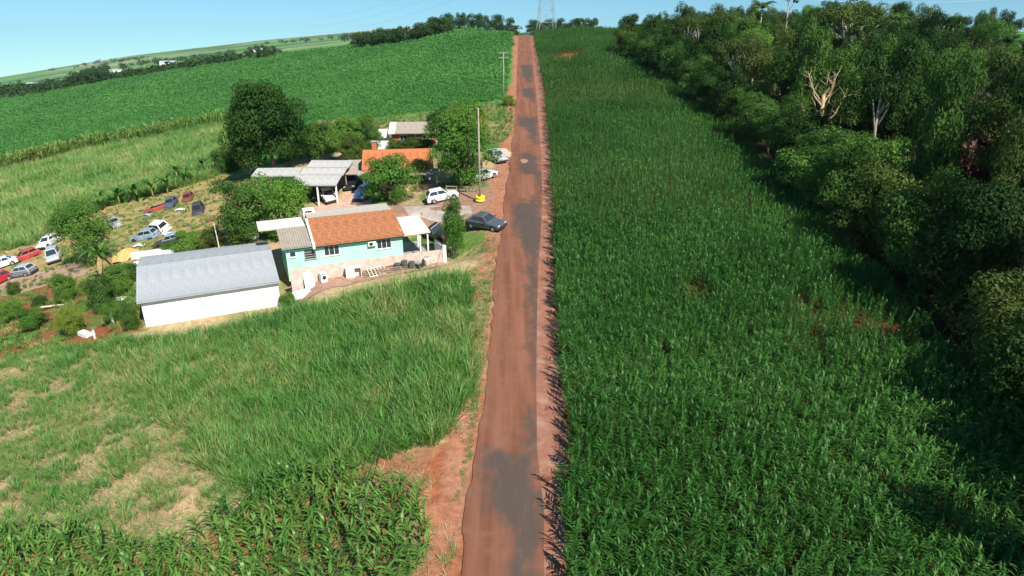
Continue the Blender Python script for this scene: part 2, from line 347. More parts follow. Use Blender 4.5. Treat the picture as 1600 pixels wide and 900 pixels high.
def sheet(name, pix, h, m, parent=None, jit=.12, ngrid=None, world=None):
    pts = world or [P(*p) for p in pix]; out = []
    for i, p in enumerate(pts):
        q = pts[(i + 1) % len(pts)]; nseg = max(2, int(math.hypot(q[0] - p[0], q[1] - p[1]) / .45)); nseg = min(nseg, 30)
        for k in range(nseg):
            t = k / nseg; out.append((p[0] + (q[0] - p[0]) * t + rng.uniform(-jit, jit), p[1] + (q[1] - p[1]) * t + rng.uniform(-jit, jit)))
    import bmesh
    bm = bmesh.new(); vs = [bm.verts.new((x, y, 0)) for x, y in out]; f = bm.faces.new(vs)
    bmesh.ops.triangulate(bm, faces=[f])
    L = max(max(x for x, y in out) - min(x for x, y in out), max(y for x, y in out) - min(y for x, y in out))
    for _ in range(2): bmesh.ops.subdivide_edges(bm, edges=[e for e in bm.edges if e.calc_length() > 1.5], cuts=1, use_grid_fill=False)
    bmesh.ops.triangulate(bm, faces=bm.faces[:])
    for v in bm.verts: v.co.z = float(T(v.co.x, v.co.y)) + h
    bmesh.ops.recalc_face_normals(bm, faces=bm.faces[:])
    if sum(f.normal.z for f in bm.faces) < 0: bmesh.ops.reverse_faces(bm, faces=bm.faces[:])
    me = bpy.data.meshes.new(name); bm.to_mesh(me); bm.free(); me.materials.append(m)
    return obj(name, me, parent)
PATCH = [[(822, 415), (843, 415), (843, 590), (829, 588)], [(812, 700), (842, 700), (842, 640), (828, 640)],
    [(752, 712), (775, 708), (800, 710), (836, 712), (841, 735), (842, 765), (848, 800), (846, 850), (838, 905), (838, 940), (795, 940), (797, 900), (799, 850), (785, 805), (768, 780), (756, 745)],
          [(838, 300), (846, 335), (845, 395), (839, 430), (838, 500), (837, 540), (843, 572), (834, 570), (832, 545), (825, 548), (834, 520), (833, 440), (830, 405), (815, 385), (801, 350), (800, 325), (815, 312), (826, 314)],
          [(815, 243), (826, 238), (840, 246), (842, 268), (853, 298), (846, 300), (833, 277), (820, 272), (809, 262)],
          [(811, 184), (840, 183), (841, 208), (840, 228), (832, 222), (824, 205), (812, 196)],
          [(815, 138), (834, 136), (836, 152), (834, 160), (824, 152), (816, 149)],
          [(815, 102), (831, 101), (832, 118), (830, 130), (822, 128), (815, 118)]]
def soft_mask(X, Y):
    """1 inside the worn patches, fading out over about half a metre"""
    m = np.zeros(X.shape); X, Y = X + (fbm(X, Y, .9, 61) - .5) * 1.5, Y + (fbm(X, Y, 1.6, 62) - .5) * 3.5
    for q in PATCH:
        pg = [P(*p) for p in q]; n_ = len(pg); dmin = np.full(X.shape, 9.0)
        for i in range(n_):
            ax, ay, bx, by = pg[i].x, pg[i].y, pg[(i + 1) % n_].x, pg[(i + 1) % n_].y
            t = np.clip(((X - ax) * (bx - ax) + (Y - ay) * (by - ay)) / max(1e-6, (bx - ax) ** 2 + (by - ay) ** 2), 0, 1)
            dmin = np.minimum(dmin, np.hypot(X - ax - t * (bx - ax), Y - ay - t * (by - ay)))
        sd = np.where(pip(X, Y, pg), dmin, -dmin); m = np.maximum(m, np.clip(.5 + sd / 1.0, 0, 1))
    return m
co = np.empty(len(road.data.vertices) * 3); road.data.vertices.foreach_get('co', co); co = co.reshape(-1, 3)
road.data.attributes.new('worn', 'FLOAT', 'POINT').data.foreach_set('value', soft_mask(co[:, 0], co[:, 1]).astype(np.float32))
pit = [P(819 + 6 * math.cos(k), 252 + 3.5 * math.sin(k)) for k in np.linspace(0, 6.28, 12)[:-1]]
sheet('dirt_fill', None, .042, mat('pale_dirt', (.36, .20, .14), .95, .3, 4), road, world=pit)
sheet('driveway_slab', [(628, 323), (735, 322), (738, 336), (660, 340), (640, 340)], .03, mat('old_concrete', (.40, .34, .29), .9, .2, 1.2, .3), jit=.04)['kind'] = 'structure'
sheet('gravel_path', [(0, 438), (60, 424), (105, 412), (150, 424), (112, 436), (35, 458), (0, 464), (-40, 470), (-40, 450)], .04, mat('path_dirt', (.42, .26, .19), .95, .2, 2, .3), jit=.15)['kind'] = 'structure'
sheet('pale_apron', [(764, 240), (775, 232), (790, 232), (801, 241), (798, 247), (784, 240), (768, 246)], .03, mat('pale_sand', (.60, .46, .35), .95, .15, 2), jit=.1)['kind'] = 'structure'

# ------------------------------------------------------------------ plants as meshes
def blade(mb, base, az, length, width, lean, droop, seg=4, tone=.5, twist=0.0):
    """one arching leaf blade: starts at base, leans outwards and droops at the tip"""
    d = Vector((math.cos(az), math.sin(az), 0)); side = Vector((-math.sin(az + twist), math.cos(az + twist), 0))
    p = Vector(base); ang = lean; prev = None
    for k in range(seg + 1):
        t = k / seg; wd = width * (1 - t ** 2.2) * (.55 + .9 * min(t * 3, 1) * .5)
        cur = (p - side * wd / 2, p + side * wd / 2)
        if prev: mb.quad(prev[0], prev[1], cur[1], cur[0], tone)
        prev = cur
        p = p + (d * math.sin(ang) + Vector((0, 0, 1)) * math.cos(ang)) * (length / seg); ang += droop / seg
def corn_mesh(name, m, seed, h=2.1, n=10, wl=.085, ll=.85, tassel=True):
    r = random.Random(seed); mb = MB()
    mb.tube([(0, 0, -.15), (0, 0, h * .5), (r.uniform(-.04, .04), r.uniform(-.04, .04), h)], [.018, .016, .007], 4)
    a0 = r.uniform(0, 6.28)
    for k in range(n):
        t = (k + .5) / n; z = h * (.18 + .78 * t)
        az = a0 + (k % 2) * math.pi + r.uniform(-.5, .5)
        blade(mb, (0, 0, z), az, ll * (1.05 - .5 * abs(t - .45)) * r.uniform(.85, 1.15), wl * r.uniform(.9, 1.2), r.uniform(.25, .55), r.uniform(1.2, 2.1), 5, r.uniform(.2, .9), r.uniform(-.4, .4))
    return mb.mesh(name, m)
def clump_mesh(name, m, seed, n=34, h=1.6, rad=.3, wd=.035, lean=(.05, .5), droop=(.3, 1.3), dry=.035):
    r = random.Random(seed); mb = MB()
    for k in range(n):
        a = r.uniform(0, 6.28); q = rad * math.sqrt(r.random())
        tone = r.uniform(.15, .85) if r.random() > dry else 1.4
        blade(mb, (q * math.cos(a), q * math.sin(a), -.08), a + r.uniform(-.9, .9), h * r.uniform(.55, 1.1), wd * r.uniform(.7, 1.3), r.uniform(*lean), r.uniform(*droop), 4, tone, r.uniform(-.8, .8))
    return mb.mesh(name, m)
def leafball(mb, c, rad, n, ls, r, up=.35, tone=None, flat=1.0):
    tn = r.uniform(.15, .85) if tone is None else tone
    for _ in range(n):
        z = r.uniform(-.55, 1); a = r.uniform(0, 6.28); q = math.sqrt(max(0, 1 - z * z))
        nrm = Vector((q * math.cos(a), q * math.sin(a), z)); p = Vector(c) + Vector((nrm.x, nrm.y, nrm.z * flat)) * rad * r.uniform(.62, 1.08)
        nn = (nrm + Vector((r.gauss(0, .45), r.gauss(0, .45), r.gauss(0, .45) + up))).normalized()
        u = nn.cross(Vector((r.uniform(-1, 1), r.uniform(-1, 1), r.uniform(-1, 1)))).normalized(); v = nn.cross(u)
        s = ls * r.uniform(.6, 1.35); k = r.uniform(.35, .6)
        mb.poly([p - u * s, p - v * s * k + nn * s * .12, p + u * s, p + v * s * k + nn * s * .12], min(1, max(0, tn + r.uniform(-.25, .25))))
def scrub_mesh(name, m, seed, n=5, rad=.8, h=1.0, ls=.16, leaves=70):
    r = random.Random(seed); mb = MB()
    for k in range(n):
        a = r.uniform(0, 6.28); q = rad * math.sqrt(r.random()) * .8
        leafball(mb, (q * math.cos(a), q * math.sin(a), h * r.uniform(.25, .7)), rad * r.uniform(.35, .6), leaves // n, ls, r)
    return mb.mesh(name, m)
def scatter(name, pts, sources, label, cat, scl, plantname, tilt=.12, zoff=0.0):
    """one object of uncounted plants: instances of the source plants (children standing in the same field) on its points"""
    pts = np.asarray(pts, np.float32); N = len(pts)
    pts = np.concatenate([pts[:, :2], (T(pts[:, 0], pts[:, 1]) + zoff)[:, None]], 1).astype(np.float32)
    k0 = len(sources)
    me = bpy.data.meshes.new(name); me.vertices.add(N - k0); me.vertices.foreach_set('co', pts[k0:].ravel())
    def att(nm, ty, v, f='value'): me.attributes.new(nm, ty, 'POINT').data.foreach_set(f, v.ravel())
    rot = np.stack([nr.normal(0, tilt, N), nr.normal(0, tilt, N), nr.uniform(0, 6.28, N)], 1).astype(np.float32)
    scl = np.broadcast_to(np.asarray(scl, np.float32), (N,)) * nr.uniform(.8, 1.2, N).astype(np.float32)
    att('rot', 'FLOAT_VECTOR', rot[k0:], 'vector'); att('scl', 'FLOAT', scl[k0:].astype(np.float32)); att('pick', 'INT', nr.integers(0, k0, N - k0).astype(np.int32))
    o = obj(name, me); kind(o, 'stuff'); tag(o, label, cat)
    ng = bpy.data.node_groups.new(name, 'GeometryNodeTree')
    ng.interface.new_socket('Geometry', in_out='INPUT', socket_type='NodeSocketGeometry'); ng.interface.new_socket('Geometry', in_out='OUTPUT', socket_type='NodeSocketGeometry')
    n = ng.nodes; l = ng.links; gi = n.new('NodeGroupInput'); go = n.new('NodeGroupOutput'); ip = n.new('GeometryNodeInstanceOnPoints'); jn = n.new('GeometryNodeJoinGeometry')
    for i, sm in enumerate(sources):
        so_ = obj(plantname, sm, o, pts[i], rot[i], float(scl[i]))
        oi = n.new('GeometryNodeObjectInfo'); oi.transform_space = 'ORIGINAL'; oi.inputs['Object'].default_value = so_; oi.inputs['As Instance'].default_value = True
        l.new(oi.outputs['Geometry'], jn.inputs[0])
    def na(nm, ty):
        a = n.new('GeometryNodeInputNamedAttribute'); a.data_type = ty; a.inputs['Name'].default_value = nm; return a.outputs[0]
    l.new(gi.outputs[0], ip.inputs['Points']); l.new(jn.outputs[0], ip.inputs['Instance']); ip.inputs['Pick Instance'].default_value = True
    l.new(na('pick', 'INT'), ip.inputs['Instance Index']); l.new(na('rot', 'FLOAT_VECTOR'), ip.inputs['Rotation']); l.new(na('scl', 'FLOAT'), ip.inputs['Scale'])
    l.new(ip.outputs[0], go.inputs[0])
    md = o.modifiers.new('plants', 'NODES'); md.node_group = ng
    return o
def grid(x0, x1, y0, y1, dx, dy, jx=.5, jy=.5):
    X, Y = np.meshgrid(np.arange(x0, x1, dx), np.arange(y0, y1, dy)); X = X.ravel() + nr.uniform(-jx, jx, X.size) * dx; Y = Y.ravel() + nr.uniform(-jy, jy, Y.size) * dy
    return X, Y
def inview(X, Y, m=.1, h=0):      # plants near or inside the frame or just beyond its edge
    d = Y * CT - (T(X, Y) + h) * ST
    return (np.abs(X) / np.maximum(d, 1) < .8 + m) & (d > 5)
def bbox(poly): return min(p[0] for p in poly), max(p[0] for p in poly), min(p[1] for p in poly), max(p[1] for p in poly)

L_corn = leafmat('maize_leaf', [(.021, .078, .012), (.044, .142, .023), (.092, .225, .044)], .40, .24, .08, .22)
L_cornl = leafmat('young_maize_leaf', [(.035, .11, .018), (.07, .185, .03), (.15, .28, .05)], .42, .25, .2)
L_cane = leafmat('cane_grass_blade', [(.045, .15, .03), (.07, .20, .038), (.10, .26, .045), (.125, .31, .05), (.34, .36, .13)], .5, .3, .12)
L_dry = leafmat('dry_grass_blade', [(.055, .19, .035), (.09, .26, .045), (.16, .34, .065), (.42, .43, .17)], .6, .3, .1)
L_field = leafmat('crop_leaf', [(.042, .15, .028), (.066, .215, .042), (.105, .28, .06)], .45, .25, .02)
L_weed = leafmat('weed_leaf', [(.05, .13, .03), (.09, .20, .04), (.2, .28, .06)], .5, .3, .3)

# maize on the right of the road
src = [corn_mesh('corn_plant', L_corn, s, 1.6 + .06 * s, 15, .07, .54) for s in range(4)]
X, Y = grid(0, 60, 8, 64, .44, .235, .3, .5)
X2, Y2 = grid(0, 60, 64, 130, .55, .38, .35, .5)
X3, Y3 = grid(0, 70, 130, 300, .85, .75)
X4, Y4 = grid(30, 110, 200, 330, 1.6, 1.5)
S = np.concatenate([np.full(X.size, .95), np.full(X2.size, 1.0), np.full(X3.size, 1.3), np.full(X4.size, 1.6)])
X = np.concatenate([X, X2, X3, X4]); Y = np.concatenate([Y, Y2, Y3, Y4])
ed = np.where(Y < 206, fedge(Y) + .5, 140)
k = (X > xV(Y) + .15 + .35 * vnoise(X * 0, Y, 1.3, 4)) & (X < ed) & inview(X, Y, .1) & (Y < np.interp(X / Y, EA, EY) + 25) & ~pip(X, Y, Z['soilspot'])
k &= ~((np.arange(X.size) >= X.size - X4.size) & (X < xV(Y) + 66) & (Y < 300) & (X < 70))
for (px, py, rx, ry, dens) in ((1090, 465, 1.0, 1.8, .1), (1268, 500, 1.0, 3.2, .15), (1385, 515, 3.2, 4.0, .35), (1262, 545, .8, 1.5, .3)):
    q = P(px, py); k &= ~((((X - q.x) / rx) ** 2 + ((Y - q.y) / ry) ** 2 < 1) & (nr.random(X.size) > dens))
sh = nr.permutation(int(k.sum()))
scatter('maize_field', np.stack([X[k], Y[k]], 1)[sh], src, 'tall dark green maize filling the strip between the road and the wood', 'maize', S[k][sh], 'corn_plant')

# young maize in the bottom-left corner
src = [corn_mesh('young_corn_plant', L_cornl, 20 + s, 1.15, 9, .085, .62) for s in range(3)]
b_ = bbox(Z['maize_left']); X, Y = grid(b_[0], b_[1], b_[2], b_[3], .7, .34, .12, .4)
# rows run slanting towards the road
cx, cy = (b_[0] + b_[1]) / 2, (b_[2] + b_[3]) / 2; an = R(-24); X0, Y0 = X - cx, Y - cy
X = cx + X0 * math.cos(an) - Y0 * math.sin(an); Y = cy + X0 * math.sin(an) + Y0 * math.cos(an)
k = pip(X, Y, Z['maize_left']) & inview(X, Y) & (vnoise(X, Y, 3.0, 9) > .16)
scatter('young_maize', np.stack([X[k], Y[k]], 1)[nr.permutation(int(k.sum()))], src, 'young light green maize in rows in the near left corner beside the red bank', 'maize', 1.22, 'young_corn_plant')

# tall cane grass in front of the buildings
src = [clump_mesh('cane_grass_clump', L_cane, 40 + s, 40, 1.75, .32, .05) for s in range(4)]
b_ = bbox(Z['cane']); X, Y = grid(b_[0], b_[1], b_[2], b_[3], .5, .5)
sp = pip(X, Y, Z['sparse']); bare = fbm(X, Y, 1.9, 21)
lefty = np.clip((-X - 10) / 25, 0, 1)
k = pip(X, Y, Z['cane']) & inview(X, Y) & np.where(sp, bare > .43, bare > .2 + .14 * lefty)
tall = .62 + .5 * fbm(X, Y, 5, 30) + .25 * np.clip((Y - 42) / 10, 0, 1) * (X > -22)
tall = np.where(sp, .5, tall * (1 - .35 * lefty)); S = tall[k]; sh = nr.permutation(int(k.sum()))
scatter('cane_grass', np.stack([X[k], Y[k]], 1)[sh], src, 'tall bright cane grass growing in front of the shed and the boundary wall', 'grass', S[sh], 'grass_clump')

# tall grass behind the scrap yard
src = [clump_mesh('tall_grass_clump', L_dry, 60 + s, 44, 2.1, .5, .07, dry=.1) for s in range(4)]
b_ = bbox(Z['backgrass']); X, Y = grid(b_[0], b_[1], b_[2], b_[3], 1.05, 1.05)
k = pip(X, Y, Z['backgrass']) & inview(X, Y, .2); sh = nr.permutation(int(k.sum()))
scatter('tall_grass', np.stack([X[k], Y[k]], 1)[sh], src, 'tall yellow green grass between the scrap yard and the broad green field', 'grass', (.75 + .5 * fbm(X, Y, 9, 31))[k][sh], 'grass_clump')
# a fringe of rank maize along the far side of that grass
pl = [P(*q) for q in ((-60, 285), (0, 270), (75, 252), (150, 234), (260, 214), (380, 191))]
fx = []; 
for a, c in zip(pl, pl[1:]):
    for t in np.linspace(0, 1, 60):
        for _ in range(2): fx.append((a.x + (c.x - a.x) * t + rng.gauss(0, .9), a.y + (c.y - a.y) * t + rng.gauss(0, 1.1)))
src = [corn_mesh('rank_corn_plant', leafmat('pale_maize_leaf', [(.09, .19, .03), (.16, .29, .05), (.28, .36, .09)], .45, .3, .1), 80 + s, 2.6, 11, .15, 1.1) for s in range(3)]
scatter('maize_fringe', np.array(fx), src, 'pale green row of maize along the edge of the broad field', 'maize', 1.45, 'corn_plant')

# the broad crop field on the left
src = [scrub_mesh('crop_plants', L_field, 90 + s, 6, 1.0, .7, .17, 90) for s in range(4)]
def ring(y0, y1, d):
    X, Y = grid(-y1 * 1.1 - 20, 8, y0, y1, d, d); return X, Y, np.full(X.size, d)
parts = [ring(100, 170, 1.25), ring(170, 250, 1.7), ring(250, 340, 2.3), ring(340, 660, 3.3)]
X, Y, D = (np.concatenate([p[i] for p in parts]) for i in range(3))
k = inview(X, Y, .05) & (X < xL(Y) - 2.6) & (Y < np.interp(X / Y, EA, EY) + 8) & ~pip(X, Y, Z['backgrass']) & ~pip(X, Y, Z['backlawn'])
bl = [P(*q) for q in ((-60, 285), (0, 268), (150, 232), (380, 190), (480, 190), (600, 183), (700, 170), (770, 158), (806, 150))]
k &= Y > np.interp(X, [p.x for p in bl], [p.y for p in bl]); sh = nr.permutation(int(k.sum()))
scatter('crop_field', np.stack([X[k], Y[k]], 1)[sh], src, 'broad even green crop field covering the slope left of the road', 'crop', (D * .66)[k][sh], 'crop_plant', .08, -.1)

# weeds in the yard, the garden, on the verges and behind the houses
def gather(spec, verge=False):
    WX, WY, WS = [], [], []
    for zn, d, th, sc_ in spec:
        b_ = bbox(Z[zn]); X, Y = grid(b_[0], b_[1], b_[2], b_[3], d, d); k = pip(X, Y, Z[zn]) & inview(X, Y) & (fbm(X, Y, 2.5, 50) > th) & (X < xL(Y) - .3)
        WX.append(X[k]); WY.append(Y[k]); WS.append(np.full(int(k.sum()), sc_))
    if verge:
        yy = np.repeat(np.arange(25, 150, .5), 2); xx = xV(yy) + nr.normal(.2, .22, yy.size); kk = nr.random(yy.size) > .6
        WX.append(xx[kk]); WY.append(yy[kk]); WS.append(np.full(int(kk.sum()), .45))
        yy = np.repeat(np.arange(26, 62, .25), 2); xx = xL(yy) - .25 - np.abs(nr.normal(0, .3, yy.size)); kk = nr.random(yy.size) > .55
        WX.append(xx[kk]); WY.append(yy[kk]); WS.append(np.full(int(kk.sum()), .4))
    X = np.concatenate(WX); Y = np.concatenate(WY); S = np.concatenate(WS); ok = np.ones(X.size, bool)
    for q in ((777, 251), (755, 280), (760, 357), (691, 313), (687, 370), (4, 418), (-4, 445), (37, 430), (42, 404), (78, 384), (87, 407)):      # no tufts where cars stand
        c = P(*q); ok &= (X - c.x) ** 2 + (Y - c.y) ** 2 > 2.3 ** 2
    X, Y, S = X[ok], Y[ok], S[ok]; sh = nr.permutation(X.size); return np.stack([X, Y], 1)[sh], S[sh]
src = [scrub_mesh('weed', L_weed, 110 + s, 4, .38, .4, .06, 110) for s in range(2)] + [clump_mesh('weed_grass', L_dry, 115 + s, 26, .6, .3, .035, (.1, .9)) for s in range(3)]
p_, s_ = gather((('yard', .8, .44, .8), ('garden', .7, .40, 1.1), ('backlawn', .85, .3, 1.2)))
scatter('weeds', p_, src, 'low weeds and grass tufts in the scrap yard, the garden and behind the houses', 'weeds', s_, 'weed')
src = [clump_mesh('verge_grass', L_dry, 125 + s, 30, .6, .28, .03, (.1, .9)) for s in range(3)]
p_, s_ = gather((('lawn', .35, .3, .4), ('strawbank', .38, .45, .75), ('redbank', .5, .6, .7), ('sparse', .45, .42, .7), ('maize_left', .5, .5, .6)), True)
scatter('verge_grass', p_, src, 'short grass tufts on the road banks, the lawn and the thin near field', 'grass', s_, 'grass_tuft')
L_straw = leafmat('straw', [(.30, .20, .10), (.46, .33, .18), (.62, .48, .28)], .7, .25, .3)
src = [clump_mesh('straw', L_straw, 135 + s, 26, .55, .4, .03, (1.0, 1.6), (-.1, .3), 0) for s in range(3)]
p_, s_ = gather((('sparse', .42, .25, 1.0), ('strawbank', .42, .35, .9), ('redbank', .5, .45, .9), ('cane', 1.0, .5, 1.1), ('maize_left', .8, .45, .9)))
scatter('straw', p_, src, 'dry straw littering the thin near field and the banks beside the road', 'straw', s_, 'straw_tuft', .08, .04)

# ------------------------------------------------------------------ trees
BARK = mat('bark', (.16, .12, .085), .95, .35, 6, .6); PALEBARK = mat('pale_bark', (.36, .31, .25), .9, .25, 5, .4)
LF = dict(
    dark=leafmat('dark_leaf', [(.008, .026, .005), (.018, .052, .009), (.044, .10, .016)], .58, .2, .25, .12),
    mid=leafmat('mid_leaf', [(.022, .062, .012), (.05, .12, .022), (.10, .19, .034)], .58, .24, .25, .12),
    light=leafmat('light_leaf', [(.045, .125, .02), (.085, .20, .032), (.17, .30, .05)], .58, .28, .25, .12),
    olive=leafmat('olive_leaf', [(.022, .048, .010), (.05, .092, .018), (.11, .155, .032)], .58, .24, .25, .12),
    mango=leafmat('mango_leaf', [(.03, .095, .016), (.07, .18, .026), (.15, .29, .04)], .58, .24, .5, .12),
    yellow=leafmat('yellowish_leaf', [(.08, .15, .02), (.15, .24, .03), (.28, .33, .06)], .58, .3, .5, .12),
    pink=leafmat('pinkish_leaf', [(.06, .075, .03), (.16, .10, .075), (.30, .17, .14)], .58, .25, .5, .12),
    far=leafmat('far_leaf', [(.016, .042, .014), (.03, .07, .02), (.05, .10, .03)], .58, .2, .1, .12))
TM = {}
def tree_meshes(kd, leaf, seed):
    """crown and trunk of a tree 1 m tall and about 1 m across (scaled on placing)"""
    key = (kd, leaf, seed)
    if key in TM: return TM[key]
    r = random.Random(hash(kd) % 1 + seed * 31 + len(kd)); mb = MB(); tk = MB()
    tips = []
    def limb(p, q, r0, r1):
        m_ = (Vector(p) + Vector(q)) / 2 + Vector((r.uniform(-.03, .03), r.uniform(-.03, .03), r.uniform(-.02, .03)))
        tk.tube([p, m_, q], [r0, (r0 + r1) / 2, r1], 6); tips.append(q)
    spec = dict(round=(.28, .54, .5, .44, 36, .16, 250, .021), tall=(.5, .74, .40, .26, 24, .14, 230, .019), forest=(.32, .62, .46, .38, 34, .15, 250, .019),
                open=(.5, .78, .5, .2, 24, .12, 170, .020), bush=(.1, .5, .5, .48, 36, .17, 240, .022), column=(.15, .55, .36, .45, 28, .15, 190, .021),
                fine=(.1, .5, .5, .46, 46, .17, 190, .019), vine=(.1, .5, .40, .5, 32, .14, 220, .021), far=(.25, .58, .48, .40, 16, .2, 55, .055))[kd]
    zt, zc, rx, rz, nl, lr, nlv, ls = spec
    bend = Vector((r.uniform(-.05, .05), r.uniform(-.05, .05), 0))
    top = Vector((0, 0, zt)) + bend
    tk.tube([(0, 0, -.04), Vector((0, 0, zt * .5)) + bend * .4, top, Vector((0, 0, zc + rz * .4)) + bend * 1.2], [.034, .024, .019, .006], 7)
    for k in range(nl):
        while True:
            v = Vector((r.uniform(-1, 1), r.uniform(-1, 1), r.uniform(-1, 1)))
            if .35 < v.length < 1: break
        v = v.normalized() * (v.length ** .5)
        if kd == 'open': v.z = abs(v.z) * .9 - .1
        c = Vector((v.x * rx * r.uniform(.7, 1.08), v.y * rx * r.uniform(.7, 1.08), zc + v.z * rz)) + bend
        rr = lr * r.uniform(.6, 1.25)
        leafball(mb, c, rr, int(nlv * 1.6 * (rr / lr) ** 1.6), ls * .74, r, flat=.75)
        if k < 9: limb(top + Vector((0, 0, r.uniform(-.3, .3) * zt * .5)), tuple(c), .014, .004)
    if kd not in ('open', 'far', 'tall'):      # the inner foliage of a dense crown
        for _ in range(5): leafball(mb, Vector((r.uniform(-.2, .2) * rx, r.uniform(-.2, .2) * rx, zc + r.uniform(-.35, .35) * rz)) + bend, rx * .66, 260, ls * 1.5, r, flat=rz / rx * .9)
    if kd == 'vine':
        for k in range(10):      # curtains of climbers hanging down the sides
            a = r.uniform(0, 6.28)
            for j in range(6): leafball(mb, (rx * .95 * math.cos(a), rx * .95 * math.sin(a), .12 + j * .1), .085, 45, ls * .9, r, flat=1.3)
    TM[key] = (mb.mesh('crown', LF[leaf]), tk.mesh('trunk', PALEBARK if kd in ('tall', 'open') else BARK, True))
    return TM[key]
def tree(name, loc, h, wd, kd, leaf, seed, label, cat='tree', group=None, rz=None):
    cm, tm = tree_meshes(kd, leaf, seed)
    e = empty(name, loc, rng.uniform(0, 6.28) if rz is None else rz, label, cat, group)
    e.scale = (wd, wd, h)
    obj('trunk', tm, e); obj('crown', cm, e)
    return e
# ------------------------------------------------------------------ building helpers
M_mint = mat('mint_paint', (.43, .80, .585), .85, .10, .9, .15); M_white = mat('white_plaster', (.80, .78, .74), .85, .05, 1.2, .1)
M_stain = mat('stained_plaster', (.66, .56, .48), .9, .2, 1.6, .3, col2=(.50, .38, .31)); M_conc = mat('grey_concrete', (.36, .34, .31), .9, .2, 2, .3)
M_fibro = mat('fibre_cement', (.44, .38, .31), .9, .25, 1.4, .3, col2=(.31, .27, .22)); M_fibro2 = mat('fibre_cement_pale', (.44, .43, .41), .85, .2, .9, .2); M_fibro3 = mat('fibre_cement_beige', (.50, .45, .38), .9, .15, 1, .2)
M_zinc = mat('zinc_sheet', (.40, .42, .43), .55, .14, .5, 0, .1); M_cream = mat('cream_sheet', (.74, .68, .58), .6, .06, 1.0, 0)
M_tile = mat('weathered_clay_tile', (.54, .235, .10), .9, .3, 2.4, .4, col2=(.31, .125, .068)); M_tile2 = mat('orange_clay_tile', (.54, .20, .08), .85, .22, 2, .3)
M_brick = mat('red_brick', (.46, .15, .075), .9, .2, 3, .5); M_wood = mat('wood', (.33, .245, .17), .85, .3, 4, .4); M_dark = mat('dark_interior', (.03, .028, .025), .9)
M_glass = mat('window_glass', (.035, .045, .06), .12, .1, 1, 0, 0, spec=.6); M_post = mat('pole_concrete', (.36, .31, .24), .9, .15, 3, .2)
M_red = mat('red_soil_strip', (.40, .235, .165), .95, .25, 2, .4)
SHEETS = {}
def roof_sheet(wd, ln, m, waves, amp):
    key = (round(wd, 3), round(ln, 3), m.name)
    if key not in SHEETS:
        mb = MB(); n = waves * 4; rows = [0, ln]
        for y in rows:
            for i in range(n + 1): mb.v.append((wd * i / n, y, amp * math.sin(2 * math.pi * i / 4)))
        for i in range(n): mb.f.append((i, i + 1, n + 2 + i, n + 1 + i)); mb.t.append(.5)
        me = mb.mesh('roof_sheet', m)
        SHEETS[key] = me
    return SHEETS[key]
def slope(parent, name, x0, x1, y0, z0, y1, z1, m, sheet_w=1.0, waves=5, amp=.025, thick=.07, piece='roof_sheet', under=None):
    """a roof slope from the low edge (y0,z0) to the high edge (y1,z1): a deck with separate overlapping sheets on it"""
    mb = MB(); t = thick
    mb.loft([[(x, y0, z0), (x, y1, z1), (x, y1, z1 - t), (x, y0, z0 - t)] for x in (x0, x1)])
    deck = mb.build(name, under or m, parent)
    L = math.hypot(y1 - y0, z1 - z0) + .06; an = math.atan2(z1 - z0, y1 - y0); n = max(1, round((x1 - x0) / sheet_w)); wd = (x1 - x0) / n
    me = roof_sheet(wd + .02, L, m, waves, amp)
    for i in range(n):
        o = obj(piece, me, deck, (x0 + i * wd - .01, y0 - .03 * math.cos(an), z0 + .035 + rng.uniform(-.006, .006)), (an, rng.uniform(-.004, .004), 0))
    return deck
def window(parent, x, z, wd, h, y, nx=2, frame=None, bars=0, face=-1):
    m = frame or M_white; mb = MB(); t = .06
    for a, b_, c_, d in ((x, x + wd, z, z + t), (x, x + wd, z + h - t, z + h), (x, x + t, z + t, z + h - t), (x + wd - t, x + wd, z + t, z + h - t)): mb.box(a, b_, y - .05, y + .02, c_, d)
    for i in range(1, nx): q = x + wd * i / nx; mb.box(q - .025, q + .025, y - .047, y + .02, z + t, z + h - t)
    for i in range(bars): q = z + h * (i + 1) / (bars + 1); mb.box(x + t, x + wd - t, y - .044, y - .01, q - .03, q + .03)
    f = mb.build('window', m, parent)
    for i in range(nx):
        p = MB(); a = x + wd * i / nx + .03; p.box(a, x + wd * (i + 1) / nx - .03, y - .02, y + .015, z + t, z + h - t); p.build('pane', M_glass, f)
    s = MB(); s.box(x - .06, x + wd + .06, y - .09, y + .01, z - .06, z - .002); s.build('sill', m, f)
    return f
def part(parent, name, m, *boxes, M=None):
    mb = MB()
    for b_ in boxes: mb.box(*b_, M=M)
    return mb.build(name, m, parent)
def gable_wall(parent, name, m, x, y0, y1, z0, zl, zr, ym, zm, th=.15):
    mb = MB(); mb.loft([[(xx, y0, z0), (xx, y1, z0), (xx, y1, zr), (xx, ym, zm), (xx, y0, zl)] for xx in (x, x + th)]); return mb.build(name, m, parent)

